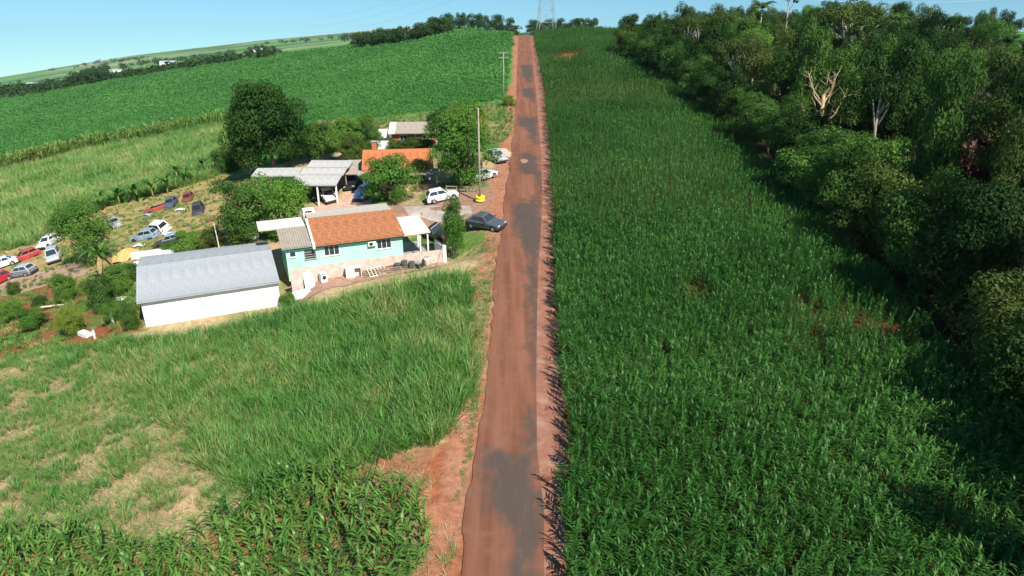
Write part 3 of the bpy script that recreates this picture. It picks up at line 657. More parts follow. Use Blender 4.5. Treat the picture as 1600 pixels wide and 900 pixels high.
# ------------------------------------------------------------------ mint green house
house = empty('house', (HB.x, HB.y, HZ), HYAW, 'mint green bungalow with rusty orange tile roof behind the stained boundary wall', 'house')
EV = 2.75; L = HLEN; XS = 2.75; WY = .55
def hx(px, y=WY, z=2.0, o=HB, yaw=HYAW, base=HZ):
    best = min(np.arange(-4, 20, .05), key=lambda u: abs(proj((*off(o, yaw, u, y), base + z))[0] - px)); return float(best)
part(house, 'wall', M_mint, (.35, L - .1, WY, WY + .15, -.6, EV + .1), (L - .25, L - .1, WY + .15, 6.2, -.6, EV + .1), (.35, .5, WY + .15, 6.2, -.6, EV - .2), (.5, L - .25, 6.05, 6.2, -.6, EV + .3))
gable_wall(house, 'gable', M_mint, L - .24, WY + .1, 6.1, EV + .1, EV + .28, EV + 1.0, 3.9, EV + 1.42, .13)
tr = slope(house, 'roof', XS + .25, L, 0, EV, 4.0, EV + 1.55, M_tile, .9, 6, .035, .1, 'tile_course')
slope(house, 'back_roof', XS + .25, L - .15, 6.6, EV + 1.66, 4.04, EV + 1.6, M_fibro3, 1.0, 5, .025, .08)
part(house, 'parapet', M_white, (XS, XS + .24, -.05, 6.7, EV - .25, EV + .25))
MB_ = MB(); MB_.loft([[(x, -.08, EV + .02), (x, 4.0, EV + 1.64), (x, 4.0, EV + 1.3), (x, -.08, EV - .3)] for x in (XS + .02, XS + .23)]); MB_.build('verge_board', M_cream, house)
slope(house, 'side_roof', 0, XS - .05, .12, EV - .02, 3.5, EV + .95, M_fibro, .9, 4, .055, .06)
slope(house, 'rear_canopy', -1.6, XS - .1, 3.6, EV + 1.0, 6.6, EV + 1.12, M_cream, 1.0, 4, .02, .05)
part(house, 'eave_shadow_strip', mat('eave_shadow_green', (.05, .30, .17), .7), (.3, L - .05, .3, .36, EV - .3, EV - .06))  # dark green strip standing in for the eave's shadow along the mint wall
tb = part(house, 'tank_box', M_white, (XS + .1, XS + 1.2, 5.9, 6.8, EV + .6, EV + 2.0)); part(tb, 'slot', M_dark, (XS + .3, XS + .95, 5.88, 5.9, EV + 1.72, EV + 1.88))
window(house, hx(457) - .3, 1.75, .6, .55, WY, 1); window(house, hx(484) - .55, 1.35, 1.1, .95, WY, 1, M_conc, 3)
window(house, hx(518) - .72, 1.45, 1.45, .98, WY, 3); window(house, hx(600) - .72, 1.45, 1.45, .98, WY, 3)
ac = part(house, 'air_conditioner', M_white, (hx(581) - .4, hx(581) + .35, WY - .35, WY, 1.95, 2.4)); part(ac, 'grille', M_dark, (hx(581) - .3, hx(581) + .05, WY - .365, WY - .352, 2.02, 2.32))
cp = slope(house, 'carport_roof', L + .05, L + 2.75, .35, EV - .12, 4.6, EV + .5, M_cream, .9, 4, .02, .09)
for xx, yy in ((L + 2.5, .6), (L + 2.5, 4.3), (L + 1.7, .6)): part(house, 'carport_post', M_white, (xx - .07, xx + .07, yy - .07, yy + .07, -.6, EV - .15 + .148 * (yy - .35)))
part(house, 'carport_floor', M_conc, (L - .05, L + 2.8, .4, 6, -.5, .03))

# boundary wall, its return and the strip in front
wl = empty('boundary_wall', (*off(HB, HYAW, 0, -1.7), HZ), HYAW, 'long stained whitish wall between the mint house and the cane grass', 'wall')
WLEN = hx(690, -1.7, .9)
x = .4; n_ = 6; seg = (WLEN - .4) / n_
for i in range(n_): part(wl, 'wall_panel', M_stain, (x + i * seg + .07, x + (i + 1) * seg - .07, -.07, .07, -1.1, 1.35 + (.0 if i < 4 else -.04)))
for i in range(n_ + 1): part(wl, 'pier', M_stain, (x + i * seg - .07, x + i * seg + .07, -.09, .09, -1.1, 1.38))
rw = empty('return_wall', (*off(HB, HYAW, WLEN + .25, -1.9), HZ), HYAW, 'short white wall end by the drive, at the right end of the stained wall', 'wall')
part(rw, 'wall_panel', M_white, (-.08, .1, .32, 3.0, -1.0, 1.5)); part(rw, 'pier', M_white, (-.16, .2, 0, .3, -1.0, 1.75)); part(rw, 'coping', M_conc, (-.14, .16, .32, 3.05, 1.502, 1.56))
strip_pts = [Vector((*off(HB, HYAW, u, v), 0)) for u, v in ((.2, -1.8), (WLEN, -1.8), (WLEN + .2, -3.6), (WLEN * .6, -4.1), (WLEN * .3, -4.4), (-.6, -4.2), (-.6, -2))]
sheet('yard_strip', None, .05, M_red, world=strip_pts, jit=.12)['kind'] = 'structure'
def onw(u, v, h=0): q = off(HB, HYAW, u, v); return ground(q[0], q[1], h + .05)
def junk(name, u, v, rz, label, cat, group=None): return empty(name, onw(u, v), HYAW + rz, label, cat, group)
G_ = 'scrap lying along the boundary wall'
j = junk('refrigerator', hx(468, -2.6, .3), -2.75, .35, 'discarded white refrigerator lying at the shed end of the stained wall', 'refrigerator', G_)
part(j, 'cabinet', M_white, (-.8, .8, -.33, .33, 0, .6)); part(j, 'door', M_white, (-.78, .78, -.4, -.345, .03, .57)); part(j, 'compressor', M_dark, (.81, .9, -.25, .25, .05, .3))
j = junk('door_leaf', hx(484, -2.5, .3), -2.45, .1, 'pale door leaf leaning on the stained wall beside the refrigerator', 'door', G_)
part(j, 'panel', M_cream, (-.45, .45, -.02, .02, 0, 1.7), M=Matrix.Rotation(R(-28), 4, 'X')); part(j, 'rail', M_white, (-.4, .4, -.04, -.022, .7, .85), M=Matrix.Rotation(R(-28), 4, 'X'))
j = junk('washing_machine', hx(505, -2.4, .3), -2.4, .2, 'old white washing machine standing in front of the stained wall', 'washing machine', G_)
part(j, 'body', M_white, (-.3, .3, -.3, .3, 0, .85)); t_ = MB(); t_.tube([(0, -.3, .45), (0, -.325, .45)], [.19, .19], 14); t_.build('door', M_glass, j); part(j, 'panel', M_conc, (-.28, .28, -.312, -.301, .72, .83))
j = junk('cupboard', hx(552, -2.4, .3), -2.45, -.1, 'white cupboard with a dark open side, left of the plank pile', 'cupboard', G_)
part(j, 'side', M_white, (-.7, -.66, -.3, .3, 0, .95)); part(j, 'side', M_white, (.66, .7, -.3, .3, 0, .95)); part(j, 'top', M_white, (-.72, .72, -.32, .32, .952, .99)); part(j, 'back', M_white, (-.66, .66, .26, .3, 0, .95)); part(j, 'door', M_cream, (-.65, .1, -.3, -.27, .02, .94))
j = junk('plank_pile', hx(600, -2.5, .3), -2.6, .03, 'pile of long weathered planks along the foot of the stained wall', 'planks', G_)
for k in range(8):
    Mx = Matrix.Translation((rng.uniform(-.3, .3), -.4 + .13 * k, .03 + .13 * (k % 4))) @ Matrix.Rotation(rng.uniform(-.12, .12), 4, 'Z'); part(j, 'plank', M_wood, (-1.9, 1.9, -.06, .06, 0, .045), M=Mx)
j = junk('bed_frame', hx(592, -2.9, .3), -3.0, .25, 'pale steel bed frame tipped against the plank pile', 'bed frame', G_)
Mx = Matrix.Rotation(R(38), 4, 'X'); part(j, 'side_rail', M_cream, (-.95, .95, -.03, .03, 0, .05), M=Mx); part(j, 'side_rail', M_cream, (-.95, .95, .85, .91, 0, .05), M=Mx)
for k in range(6): part(j, 'slat', M_cream, (-.9 + .34 * k, -.84 + .34 * k, .03, .85, .01, .04), M=Mx)
j = junk('tyre_stack', hx(632, -2.3, .3), -2.3, 0, 'dark grey stack of old tyres against the stained wall', 'tyres', G_)
M_rub = mat('rubber', (.035, .034, .033), .8, .2, 6); M_rubdust = mat('dusty_rubber', (.10, .095, .09), .9, .2, 6)
def torus(R0, r0, n=18, k=8, z=0.0, c=(0, 0)):
    mb = MB()
    for i in range(n):
        for q in range(k):
            a = 2 * math.pi * i / n; b_ = 2 * math.pi * q / k; mb.v.append((c[0] + (R0 + r0 * math.cos(b_)) * math.cos(a), c[1] + (R0 + r0 * math.cos(b_)) * math.sin(a), z + r0 * math.sin(b_)))
    for i in range(n):
        for q in range(k): mb.f.append((i * k + q, ((i + 1) % n) * k + q, ((i + 1) % n) * k + (q + 1) % k, i * k + (q + 1) % k)); mb.t.append(.5)
    return mb
tym = torus(.23, .09).mesh('tyre', M_rubdust, True)
for cx in (-.7, 0, .7):
    for k in range(4 if cx else 5): obj('tyre', tym, j, (cx + rng.uniform(-.04, .04), rng.uniform(-.04, .04), .09 + .175 * k))
j = junk('steel_drum', hx(668, -2.4, .3), -2.3, 0, 'white painted drum near the right end of the stained wall', 'drum', G_)
t_ = MB(); t_.tube([(0, 0, 0), (0, 0, .3), (0, 0, .31), (0, 0, .59), (0, 0, .6), (0, 0, .9)], [.29, .29, .3, .29, .3, .29], 16); t_.build('barrel', M_white, j, True); t_ = MB(); t_.tube([(0, 0, .9), (0, 0, .92)], [.3, .3], 16); t_.build('lid', M_conc, j)
j = junk('engine_block', hx(655, -2.6, .3), -2.6, .6, 'dark greasy engine block beside the white drum', 'engine', G_)
part(j, 'block', M_rub, (-.4, .3, -.25, .25, 0, .5)); part(j, 'gearbox', M_rub, (.3, .8, -.15, .15, .05, .35)); part(j, 'cylinder_head', M_conc, (-.35, .25, -.18, .18, .5, .62))

# ------------------------------------------------------------------ grey-roofed shed
shed = empty('shed', (SB_.x, SB_.y, SZ), SYAW, 'long white shed with pale blue-grey metal gable roof beside the mint house', 'shed'); L = SLEN
SW, SE, SR = 9.4, 2.4, 5.0
part(shed, 'wall', mat('limewashed_wall', (.82, .80, .76), .9, .1, .8, .2, col2=(.66, .61, .55)), (.25, L - .15, .3, .45, -.9, SE), (.25, L - .15, SW - .45, SW - .3, -.9, SE + .8), (.25, .4, .45, SW - .45, -.9, SE), (L - .3, L - .15, .45, SW - .45, -.9, SE))
for xx in (.252, L - .3): gable_wall(shed, 'gable', M_white, xx, .3, SW - .3, SE + .001, SE + .05, SE + .92, SR, SE + 1.28, .14)
slope(shed, 'roof', 0, L, 0, SE, SR - .02, SE + 1.4, M_zinc, .95, 5, .02, .05)
slope(shed, 'back_roof', 0, L, SW, SE + 1.0, SR + .02, SE + 1.4, M_zinc, .95, 5, .02, .05)
part(shed, 'ridge_cap', mat('ridge_zinc', (.52, .56, .58), .5, .05, 1, 0, .2), (-.02, L + .02, SR - .1, SR + .1, SE + 1.445, SE + 1.475))
part(shed, 'plinth', M_red, (.2, L - .1, .24, .298, -.9, -.15))
part(shed, 'gutter', M_zinc, (0, L, -.09, -.035, SE - .1, SE - .02))

# ------------------------------------------------------------------ open workshop with pale corrugated roof
A, B = level((525, 290), (452, 290), 80.0); yaw = math.atan2(A.y - B.y, A.x - B.x); L = math.hypot(A.x - B.x, A.y - B.y)
gz = float(T((A.x + B.x) / 2, (A.y + B.y) / 2)) - .2; ev = A.z - gz
ws = empty('workshop', (B.x, B.y, gz), yaw, 'open workshop with pale corrugated roof on white posts behind the mint house', 'workshop')
slope(ws, 'roof', 0, L, 0, ev, 3.2, ev + .62, M_fibro2, .95, 5, .03, .06); slope(ws, 'upper_roof', .3, L + .2, 3.1, ev + .67, 5.6, ev + 1.1, M_fibro2, .95, 5, .03, .06); slope(ws, 'top_roof', .6, L + .4, 5.5, ev + 1.14, 8.2, ev + 1.6, M_fibro2, .95, 5, .03, .06)
for xx, yy in ((.3, .3), (L * .58, .25), (L - .1, .3), (.5, 7.8), (L, 7.8)): part(ws, 'post', M_white, (xx - .09, xx + .09, yy - .09, yy + .09, -.9, ev - .06 + .18 * yy))
part(ws, 'back_wall', M_conc, (.6, L + .4, 7.9, 8.05, -.8, ev + 1.5)); part(ws, 'side_wall', M_conc, (-.2, -.05, .4, 7.9, -.9, ev - .1))
A2 = at(455, 266, 88.0); B2 = at(398, 276, 88.0); yw = math.atan2(A2.y - B2.y, A2.x - B2.x); L2 = math.hypot(A2.x - B2.x, A2.y - B2.y); g2 = float(T(B2.x, B2.y))
lt = empty('lean_to', (B2.x, B2.y, g2), yw, 'long low pale roof running left from the workshop to the wooden pole', 'shed'); e2 = A2.z - g2 - .5
slope(lt, 'roof', 0, L2 + 1.2, -1.6, e2, 1.6, e2 + .5, M_fibro2, 1.0, 5, .03, .06)
for xx in (.2, L2 * .5, L2 + 1): part(lt, 'post', M_wood, (xx - .07, xx + .07, -1.4, -1.26, -.9, e2 - .04))
part(lt, 'back_wall', M_conc, (0, L2 + 1, 1.35, 1.5, -1, e2 + .4))

# small mono-pitch carport between workshop and orange house
A = at(566, 250, 88.0); B = at(538, 266, 86.0); g3 = float(T((A.x + B.x) / 2, A.y))
sc = empty('carport', (B.x, A.y - .5, g3), R(4), 'small brown pitched carport roof over the dark parked car', 'carport'); L3 = A.x - B.x + .6
slope(sc, 'roof', 0, L3, -3.2, B.z - g3 - .35, 1.2, B.z - g3 + .75, M_fibro, .9, 5, .03, .05)
for xx, yy in ((.15, -3.0), (L3 - .15, -3.0), (.15, 1.0), (L3 - .15, 1.0)): part(sc, 'post', M_wood, (xx - .06, xx + .06, yy - .06, yy + .06, -.8, B.z - g3 - .4 + .25 * (yy + 3.2)))

# ------------------------------------------------------------------ orange tiled house
A, B = level((668, 263), (565, 266), 83.0); yaw = math.atan2(A.y - B.y, A.x - B.x); L = math.hypot(A.x - B.x, A.y - B.y) + .8
gz = float(T(B.x + 4, B.y + 1)); ev = B.z - gz
oh = empty('house', (B.x, B.y, gz), yaw, 'house with bright orange tiled roof half hidden by two round trees', 'house')
slope(oh, 'roof', 0, L, 0, ev, 4.6, ev + 1.75, M_tile2, .9, 6, .035, .1, 'tile_course'); slope(oh, 'back_roof', 0, L, 9, ev + .1, 4.64, ev + 1.75, M_tile2, .9, 6, .035, .1, 'tile_course')
part(oh, 'wall', M_white, (.4, L - .4, 2.2, 2.35, -.8, ev + .6), (.4, .55, 2.35, 8.3, -.8, ev + .2), (L - .55, L - .4, 2.35, 8.3, -.8, ev + .2), (.4, L - .4, 8.3, 8.45, -.8, ev + .2))
for xx in (.41, L - .54): gable_wall(oh, 'gable', M_brick, xx, 2.25, 8.3, ev + .2, ev + .62, ev + .3, 4.6, ev + 1.62, .12)
part(oh, 'porch_floor', M_red, (.2, L, .2, 2.2, -.8, .12)); part(oh, 'porch_wall', mat('peach_paint', (.66, .38, .22), .85, .1), (L - 4.2, L - .1, -.9, -.75, -.8, .75))
slope(oh, 'porch_roof', L - 3.2, L + .6, -1.3, ev - .55, .3, ev - .12, M_fibro, .95, 5, .03, .06); slope(oh, 'side_porch_roof', -.5, 2.2, -.9, ev - .5, .3, ev - .15, M_fibro, .9, 5, .03, .06)
for xx in (.2, 3.4, L - 2.2, L + .3): part(oh, 'porch_post', M_white, (xx - .08, xx + .08, -.7 if xx > 3 else -.6, -.54 if xx > 3 else -.44, -.8, ev - .45))
window(oh, 2.0, 1.0, 1.3, 1.1, 2.2, 2); window(oh, 6.0, 1.0, 1.3, 1.1, 2.2, 2); d_ = part(oh, 'door', M_wood, (4.3, 5.2, 2.14, 2.2, .12, 2.2)); part(d_, 'handle', M_zinc, (5.05, 5.1, 2.1, 2.138, 1.1, 1.2))
ch = part(oh, 'chimney', M_brick, (1.1, 1.7, 6.6, 7.2, ev + .4, ev + 2.5)); part(ch, 'cap', M_conc, (1.0, 1.8, 6.5, 7.3, ev + 2.502, ev + 2.6))

# ------------------------------------------------------------------ brick house behind
A, B = level((690, 208), (606, 209), 103.0); yaw = math.atan2(A.y - B.y, A.x - B.x); L = math.hypot(A.x - B.x, A.y - B.y) + 3
gz = float(T(B.x + 4, B.y + 1)); ev = B.z - gz
bh = empty('house', (B.x, B.y, gz), yaw, 'red brick house with grey-brown corrugated roof, farthest of the group', 'house')
slope(bh, 'end_roof', 0, 1.1, 0, ev, 4.6, ev + 1.2, M_cream, 1.1, 5, .03, .07); slope(bh, 'roof', 1.15, L, 0, ev, 4.6, ev + 1.2, M_fibro, .95, 5, .03, .07); slope(bh, 'back_roof', 0, L, 9, ev, 4.65, ev + 1.2, M_fibro, .95, 5, .03, .07)
part(bh, 'wall', M_brick, (.5, L - .5, .7, .85, -.9, ev + .1), (.5, .65, .85, 8.3, -.9, ev), (L - .65, L - .5, .85, 8.3, -.9, ev)); gable_wall(bh, 'gable', M_white, .51, .8, 8.3, ev, ev + .1, ev + .1, 4.6, ev + 1.08, .13)
part(bh, 'pillar', M_white, (4.2, 4.45, .62, .698, -.9, ev)); part(bh, 'pillar', M_white, (7.6, 7.85, .62, .698, -.9, ev)); window(bh, 5.4, 1.0, 1.2, 1.0, .7, 2); window(bh, 1.8, 1.0, 1.2, 1.0, .7, 2)
part(bh, 'annex_wall', M_white, (-2.4, .3, 1.0, 1.15, -.9, ev - .75), (-2.4, -2.25, 1.15, 4.5, -.9, ev - .75)); slope(bh, 'annex_roof', -2.8, -.05, .6, ev - .7, 4.6, ev + .1, M_cream, .95, 5, .03, .06)

# ------------------------------------------------------------------ poles
def concrete_pole(px, py, top, label, tyres=False, arms=1, wood=False, arm_yaw=0.0, group='utility poles', loc=None, h=None):
    p = loc or P(px, py); s = F / (p.y * CT - p.z * ST)
    h = h or (py - top) / (s * .93)
    e = empty('utility_pole', p, arm_yaw, label, 'utility pole', group)
    mb = MB(); mb.tube([(0, 0, -.5), (0, 0, h * .5), (0, 0, h)], [.135, .11, .075] if not wood else [.14, .13, .11], 10); mb.build('post', M_wood if wood else M_post, e, True)
    for k in range(arms):
        z = h - .25 - .9 * k; a = part(e, 'crossarm', M_post if not wood else M_wood, (-1.0, 1.0, .11, .2, z, z + .1))
        for xx in (-.9, -.35, .35, .9):
            t_ = MB(); t_.tube([(xx, .155, z + .1), (xx, .155, z + .16), (xx, .155, z + .24)], [.03, .055, .03], 6); t_.build('insulator', M_white, a)
    return e, h
pole1, h1 = concrete_pole(750, 315, 183, 'tall concrete pole rising from two yellow tyres beside the drive', arms=0)
part(pole1, 'bracket', M_post, (-.05, .05, .1, .35, h1 - .8, h1 - .7)); part(pole1, 'bracket', M_post, (-.05, .05, .1, .35, h1 - 1.6, h1 - 1.5))
M_yel = mat('yellow_paint', (.80, .62, .03), .6, .12, 3)
yt = torus(.42, .17, 20, 10).mesh('tyre', M_yel, True)
for k, nm in enumerate(('lower', 'upper')):
    tag(obj('tyre', yt, None, P(750, 315) + Vector((.02 * k, .03 * k, .18 + .36 * k)), (R(4) * k, 0, 0)), nm + ' yellow painted tyre ringing the foot of the concrete pole', 'tyre', 'yellow tyres at the pole')
pole2, h2 = concrete_pole(787, 157, 91, 'pale concrete pole with crossarms at the left road edge beyond the houses', arms=2)
concrete_pole(812, 57, 42, 'small distant pole at the crest of the road', arms=1)
concrete_pole(394, 277, 227, 'leaning wooden pole with a crossarm beside the big dark tree', arms=1, wood=True)
concrete_pole(543, 254, 205, 'slim grey pole between the workshop and the orange house', arms=0)
concrete_pole(0, 0, 0, 'concrete pole beside the road behind the viewpoint', arms=2, loc=ground(-5.5, -14), h=10)
e = empty('post', P(343, 390), 0, 'thin pale wooden post standing behind the grey-roofed shed', 'post'); t_ = MB(); t_.tube([(0, 0, -.2), (-.05, 0, 1.6), (-.12, 0, 3.2)], [.06, .055, .05], 6); t_.build('shaft', M_cream, e); part(e, 'cap', M_wood, (-.19, -.05, -.07, .07, 3.2, 3.24))
def wire(a, b_, sag, label, cat='cable', group=None, rad=.012, n=14, m=None):
    a = Vector(a); b_ = Vector(b_); pts = [a.lerp(b_, t) - Vector((0, 0, sag * 4 * t * (1 - t))) for t in np.linspace(0, 1, n)]
    mb = MB(); mb.tube(pts, [rad] * n, 3); return tag(mb.build('power_cable', m or M_dark, None), label, cat, group)
pa = P(750, 315) + Vector((0, 0, h1)); pb = ground(-5.5, -14, 9.6)
wire(pa + Vector((.1, .2, -.75)), pb + Vector((.35, .15, .2)), .9, 'thin cable crossing the near grass, right one of a pair', group='cables from the tall pole'); wire(pa + Vector((0, .2, -1.55)), pb + Vector((-.35, .15, -.7)), .9, 'thin cable crossing the near grass, left one of a pair', group='cables from the tall pole')
pc = P(787, 157) + Vector((0, 0, h2))
for i, xx in enumerate((-.9, .9)): wire(pa + Vector((.05 * xx, .2, -.7 - .4 * i)), pc + Vector((xx, .15, -.05)), .6, ('upper' if i == 0 else 'lower') + ' cable running from the tall pole to the pole with crossarms', group='cables along the road')

# ------------------------------------------------------------------ transmission tower and lines
tp = ground(at(850, 48, 300).x, 302.0); tw = empty('transmission_tower', tp, R(8), 'steel lattice transmission tower standing right of the road on the crest', 'tower')
M_steel = mat('galvanised_steel', (.42, .43, .44), .5, .1, 2, 0, .5)
def lat_level(z): return 3.9 * (1 - z / 40) + .55 * (z / 40)
HZs = [0, 5, 10, 14.5, 18.5, 22, 25.5, 29, 32, 35, 38]
for sx, sy in ((-1, -1), (1, -1), (1, 1), (-1, 1)):
    mb = MB(); mb.tube([(sx * lat_level(z), sy * lat_level(z), z - (.3 if z == 0 else 0)) for z in HZs], [.11] * len(HZs), 5); mb.build('leg', M_steel, tw)
for z0, z1 in zip(HZs, HZs[1:]):
    mb = MB()
    for ax in (0, 1):
        for sg in (-1, 1):
            f0 = lat_level(z0); f1 = lat_level(z1)
            c = lambda u, z, f: (u * f, sg * f, z) if ax == 0 else (sg * f, u * f, z)
            mb.tube([c(-1, z0, f0), c(1, z1, f1)], [.05, .05], 4); mb.tube([c(1, z0, f0), c(-1, z1, f1)], [.05, .05], 4); mb.tube([c(-1, z1, f1), c(1, z1, f1)], [.05, .05], 4)
    mb.build('brace', M_steel, tw)
for z in (26, 31, 36):
    mb = MB(); f = lat_level(z)
    for sg in (-1, 1):
        mb.tube([(sg * f, -f, z), (sg * 7, 0, z + .3)], [.09, .06], 4); mb.tube([(sg * f, f, z), (sg * 7, 0, z + .3)], [.09, .06], 4); mb.tube([(sg * f, 0, z + 2), (sg * 7, 0, z + .3)], [.08, .06], 4)
    mb.build('crossarm', M_steel, tw)
M_wire = mat('aluminium_cable', (.5, .52, .54), .5, .05)
fl = at(455, 50, 640.0); frr = Vector((330, 420, 22))
nm = {26: 'lowest', 31: 'middle', 36: 'highest'}
for z in (26, 31, 36):
    wire(tp + Vector((-7, 0, z)), fl + Vector((0, 0, (z - 26) * 1.2)), 9, nm[z] + ' transmission line running left from the lattice tower', 'cable', 'transmission lines', .035, 24, M_wire)
    wire(tp + Vector((7, 0, z)), frr + Vector((0, 0, (z - 26) * 1.2)), 9, nm[z] + ' transmission line running right from the lattice tower', 'cable', 'transmission lines', .035, 24, M_wire)
# ------------------------------------------------------------------ vehicles
def paint(name, col, rough=.3):
    if name in MATS: return MATS[name]
    m = mat(name, col, rough, .07 if rough < .5 else .3, 2, 0, .15 if 'silver' in name or 'grey' in name else 0, spec=.5)
    m.node_tree.nodes['Principled BSDF'].inputs['Coat Weight'].default_value = .5 if rough < .4 else .05
    return m
M_rim = mat('rim', (.5, .5, .5), .4, .1, 3, 0, .6); M_lamp = mat('lamp_glass', (.75, .76, .78), .15, .05, 2, 0, 0, spec=.6); M_tail = mat('tail_lamp', (.35, .02, .02), .25, .1); M_trim = mat('black_trim', (.03, .03, .03), .6, .2)
M_cav = mat('gutted_interior', (.02, .019, .018), .95)
#  style: length, width, stations (x, belt z, half-width), cabin (x belt front, x roof front, x roof rear, x belt rear, roof z)
STY = dict(hatch=(3.9, 1.66, [(0, .62, .66), (.10, .72, .76), (.9, .86, .82), (1.25, .92, .83), (3.2, .95, .83), (3.75, .92, .8), (3.9, .72, .74)], (1.15, 1.85, 3.35, 3.78, 1.46)),
           sedan=(4.3, 1.72, [(0, .60, .66), (.10, .70, .78), (1.0, .84, .85), (1.4, .90, .86), (3.4, .94, .86), (4.1, .92, .82), (4.3, .72, .76)], (1.3, 2.0, 3.15, 3.75, 1.43)),
           van=(4.1, 1.72, [(0, .66, .68), (.10, .8, .80), (.7, .96, .86), (1.0, 1.02, .86), (3.8, 1.02, .86), (4.05, 1.0, .83), (4.1, .75, .78)], (.8, 1.55, 3.85, 4.04, 1.78)),
           pickup=(4.5, 1.75, [(0, .66, .68), (.10, .8, .82), (1.0, .95, .87), (1.4, 1.0, .87), (2.9, 1.0, .87), (4.4, .98, .85), (4.5, .75, .8)], (1.3, 1.9, 2.6, 2.85, 1.6)))
CM = {}
def car(loc, yaw, style, col, label, cat='car', group=None, wheels=True, wreck=False, tilt=(0, 0), drop=0.0, cabin=True, doors=True, cabin_col=None, size=1.0):
    Lc, Wc, sts, cb = STY[style]; key = (style, col.name, cabin, wreck)
    e = empty('car' if not wreck else 'wrecked_car', loc, yaw, label, cat, group); e.rotation_euler = (tilt[0], tilt[1], yaw)
    e.scale = (size,) * 3
    if not wheels: e.location.z -= .16 + drop
    ce = Lc / 2                                     # x runs from the nose (+) to the tail (-)
    def X(x): return ce - x
    mb = MB(); rings = []
    for x, zb, hw in sts:
        rings.append([(X(x), -hw * .93, .22), (X(x), -hw, .42), (X(x), -hw, zb - .12), (X(x), -hw * .9, zb), (X(x), 0, zb + .035), (X(x), hw * .9, zb), (X(x), hw, zb - .12), (X(x), hw, .42), (X(x), hw * .93, .22)])
    mb.loft(rings); body = mb.build('body', col, e, True)
    body.data.set_sharp_from_angle(angle=R(32)) if hasattr(body.data, 'set_sharp_from_angle') else None
    x1, x2, x3, x4, zr = cb; zb = max(s[1] for s in sts) - .03; hb = Wc / 2 - .06; hr = hb - .17
    Bc = [Vector((X(x1), -hb, zb)), Vector((X(x1), hb, zb)), Vector((X(x4), hb, zb)), Vector((X(x4), -hb, zb))]
    Tc = [Vector((X(x2), -hr, zr)), Vector((X(x2), hr, zr)), Vector((X(x3), hr, zr)), Vector((X(x3), -hr, zr))]
    if cabin:
        mb = MB(); mid = [t.lerp(b_, .06) for t, b_ in zip(Tc, Bc)]; cen = sum(Tc, Vector()) / 4
        mb.loft([Bc, mid, [t.lerp(cen, .08) + Vector((0, 0, .04)) for t in Tc]]); mb.build('cabin', cabin_col or col, e)
        def glass(nm, i, j, u0, u1, v0, v1, m):
            a, b_, c_, d = Bc[i], Bc[j], Tc[j], Tc[i]
            f = lambda u, v: a.lerp(b_, u).lerp(d.lerp(c_, u), v)
            nrm = (b_ - a).cross(d - a).normalized(); ctr = Vector((X((x1 + x4) / 2), 0, zb))
            if nrm.dot(a - ctr) < 0: nrm = -nrm
            q = [f(u0, v0), f(u1, v0), f(u1, v1), f(u0, v1)]; g = MB(); g.loft([[p - nrm * .02 for p in q], [p + nrm * .012 for p in q]]); g.build(nm, m, e)
        gm = M_cav if wreck else M_glass
        glass('windscreen', 0, 1, .08, .92, .1, .9, gm); glass('rear_window', 2, 3, .1, .9, .15, .88, gm)
        for i, j in ((3, 0), (1, 2)):
            if i == 3: glass('side_window', i, j, .06, .49, .14, .86, gm); glass('side_window', i, j, .53, .93, .14, .86, gm)
            else: glass('side_window', i, j, .07, .47, .14, .86, gm); glass('side_window', i, j, .51, .94, .14, .86, gm)
    else:
        part(e, 'engine_bay', M_cav, (X(x4), X(x1), -hb + .1, hb - .1, zb - .1, zb + .05))
    if style == 'pickup': part(e, 'load_bed', M_trim, (X(4.4), X(2.95), -.7, .7, 1.0, 1.045))
    mb = MB(); mb.box(X(.12), X(-.06), -sts[1][2] * .95, sts[1][2] * .95, .25, .46); mb.build('bumper', M_trim if not wreck else col, e); mb = MB(); mb.box(X(Lc + .06), X(Lc - .1), -sts[-1][2] * .97, sts[-1][2] * .97, .27, .48); mb.build('bumper', M_trim if not wreck else col, e)
    for sg in (-1, 1):
        part(e, 'headlight', M_lamp if not wreck else M_cav, (X(.2), X(.015), sg * .56 - .14, sg * .56 + .14, .54, .69)); part(e, 'tail_light', M_tail, (X(Lc + .012), X(Lc - .1), sg * .62 - .1, sg * .62 + .1, .62, .84))
        if doors: part(e, 'door_handle', M_trim, (X(2.35), X(2.2), sg * (Wc / 2) - .02, sg * (Wc / 2) + .02, .78, .81))
    if not wreck:
        for sg in (-1, 1): part(e, 'mirror', col, (X(x1 + .35), X(x1 + .2), sg * (Wc / 2 + .06) - .08, sg * (Wc / 2 + .06) + .08, zb + .03, zb + .17))
    if 'arch' not in CM:
        t_ = MB(); t_.tube([(0, -.1, 0), (0, -.085, 0), (0, .085, 0), (0, .1, 0)], [.24, .3, .3, .24], 18); CM['tyre'] = t_.mesh('wheel', M_rub, True)
        t_ = MB(); t_.tube([(0, -.112, 0), (0, .112, 0)], [.18, .18], 12); CM['rim'] = t_.mesh('rim', M_rim); t_ = MB(); t_.tube([(0, -.02, 0), (0, .02, 0)], [.35, .35], 18); CM['arch'] = t_.mesh('wheel_arch', M_cav)
    for xx in (.72, Lc - .78):
        for sg in (-1, 1):
            obj('wheel_arch', CM['arch'], e, (X(xx), sg * (Wc / 2 - .028), .36))
            if wheels: w_ = obj('wheel', CM['tyre'], e, (X(xx), sg * (Wc / 2 - .09), .30)); obj('rim', CM['rim'], w_)
    return e
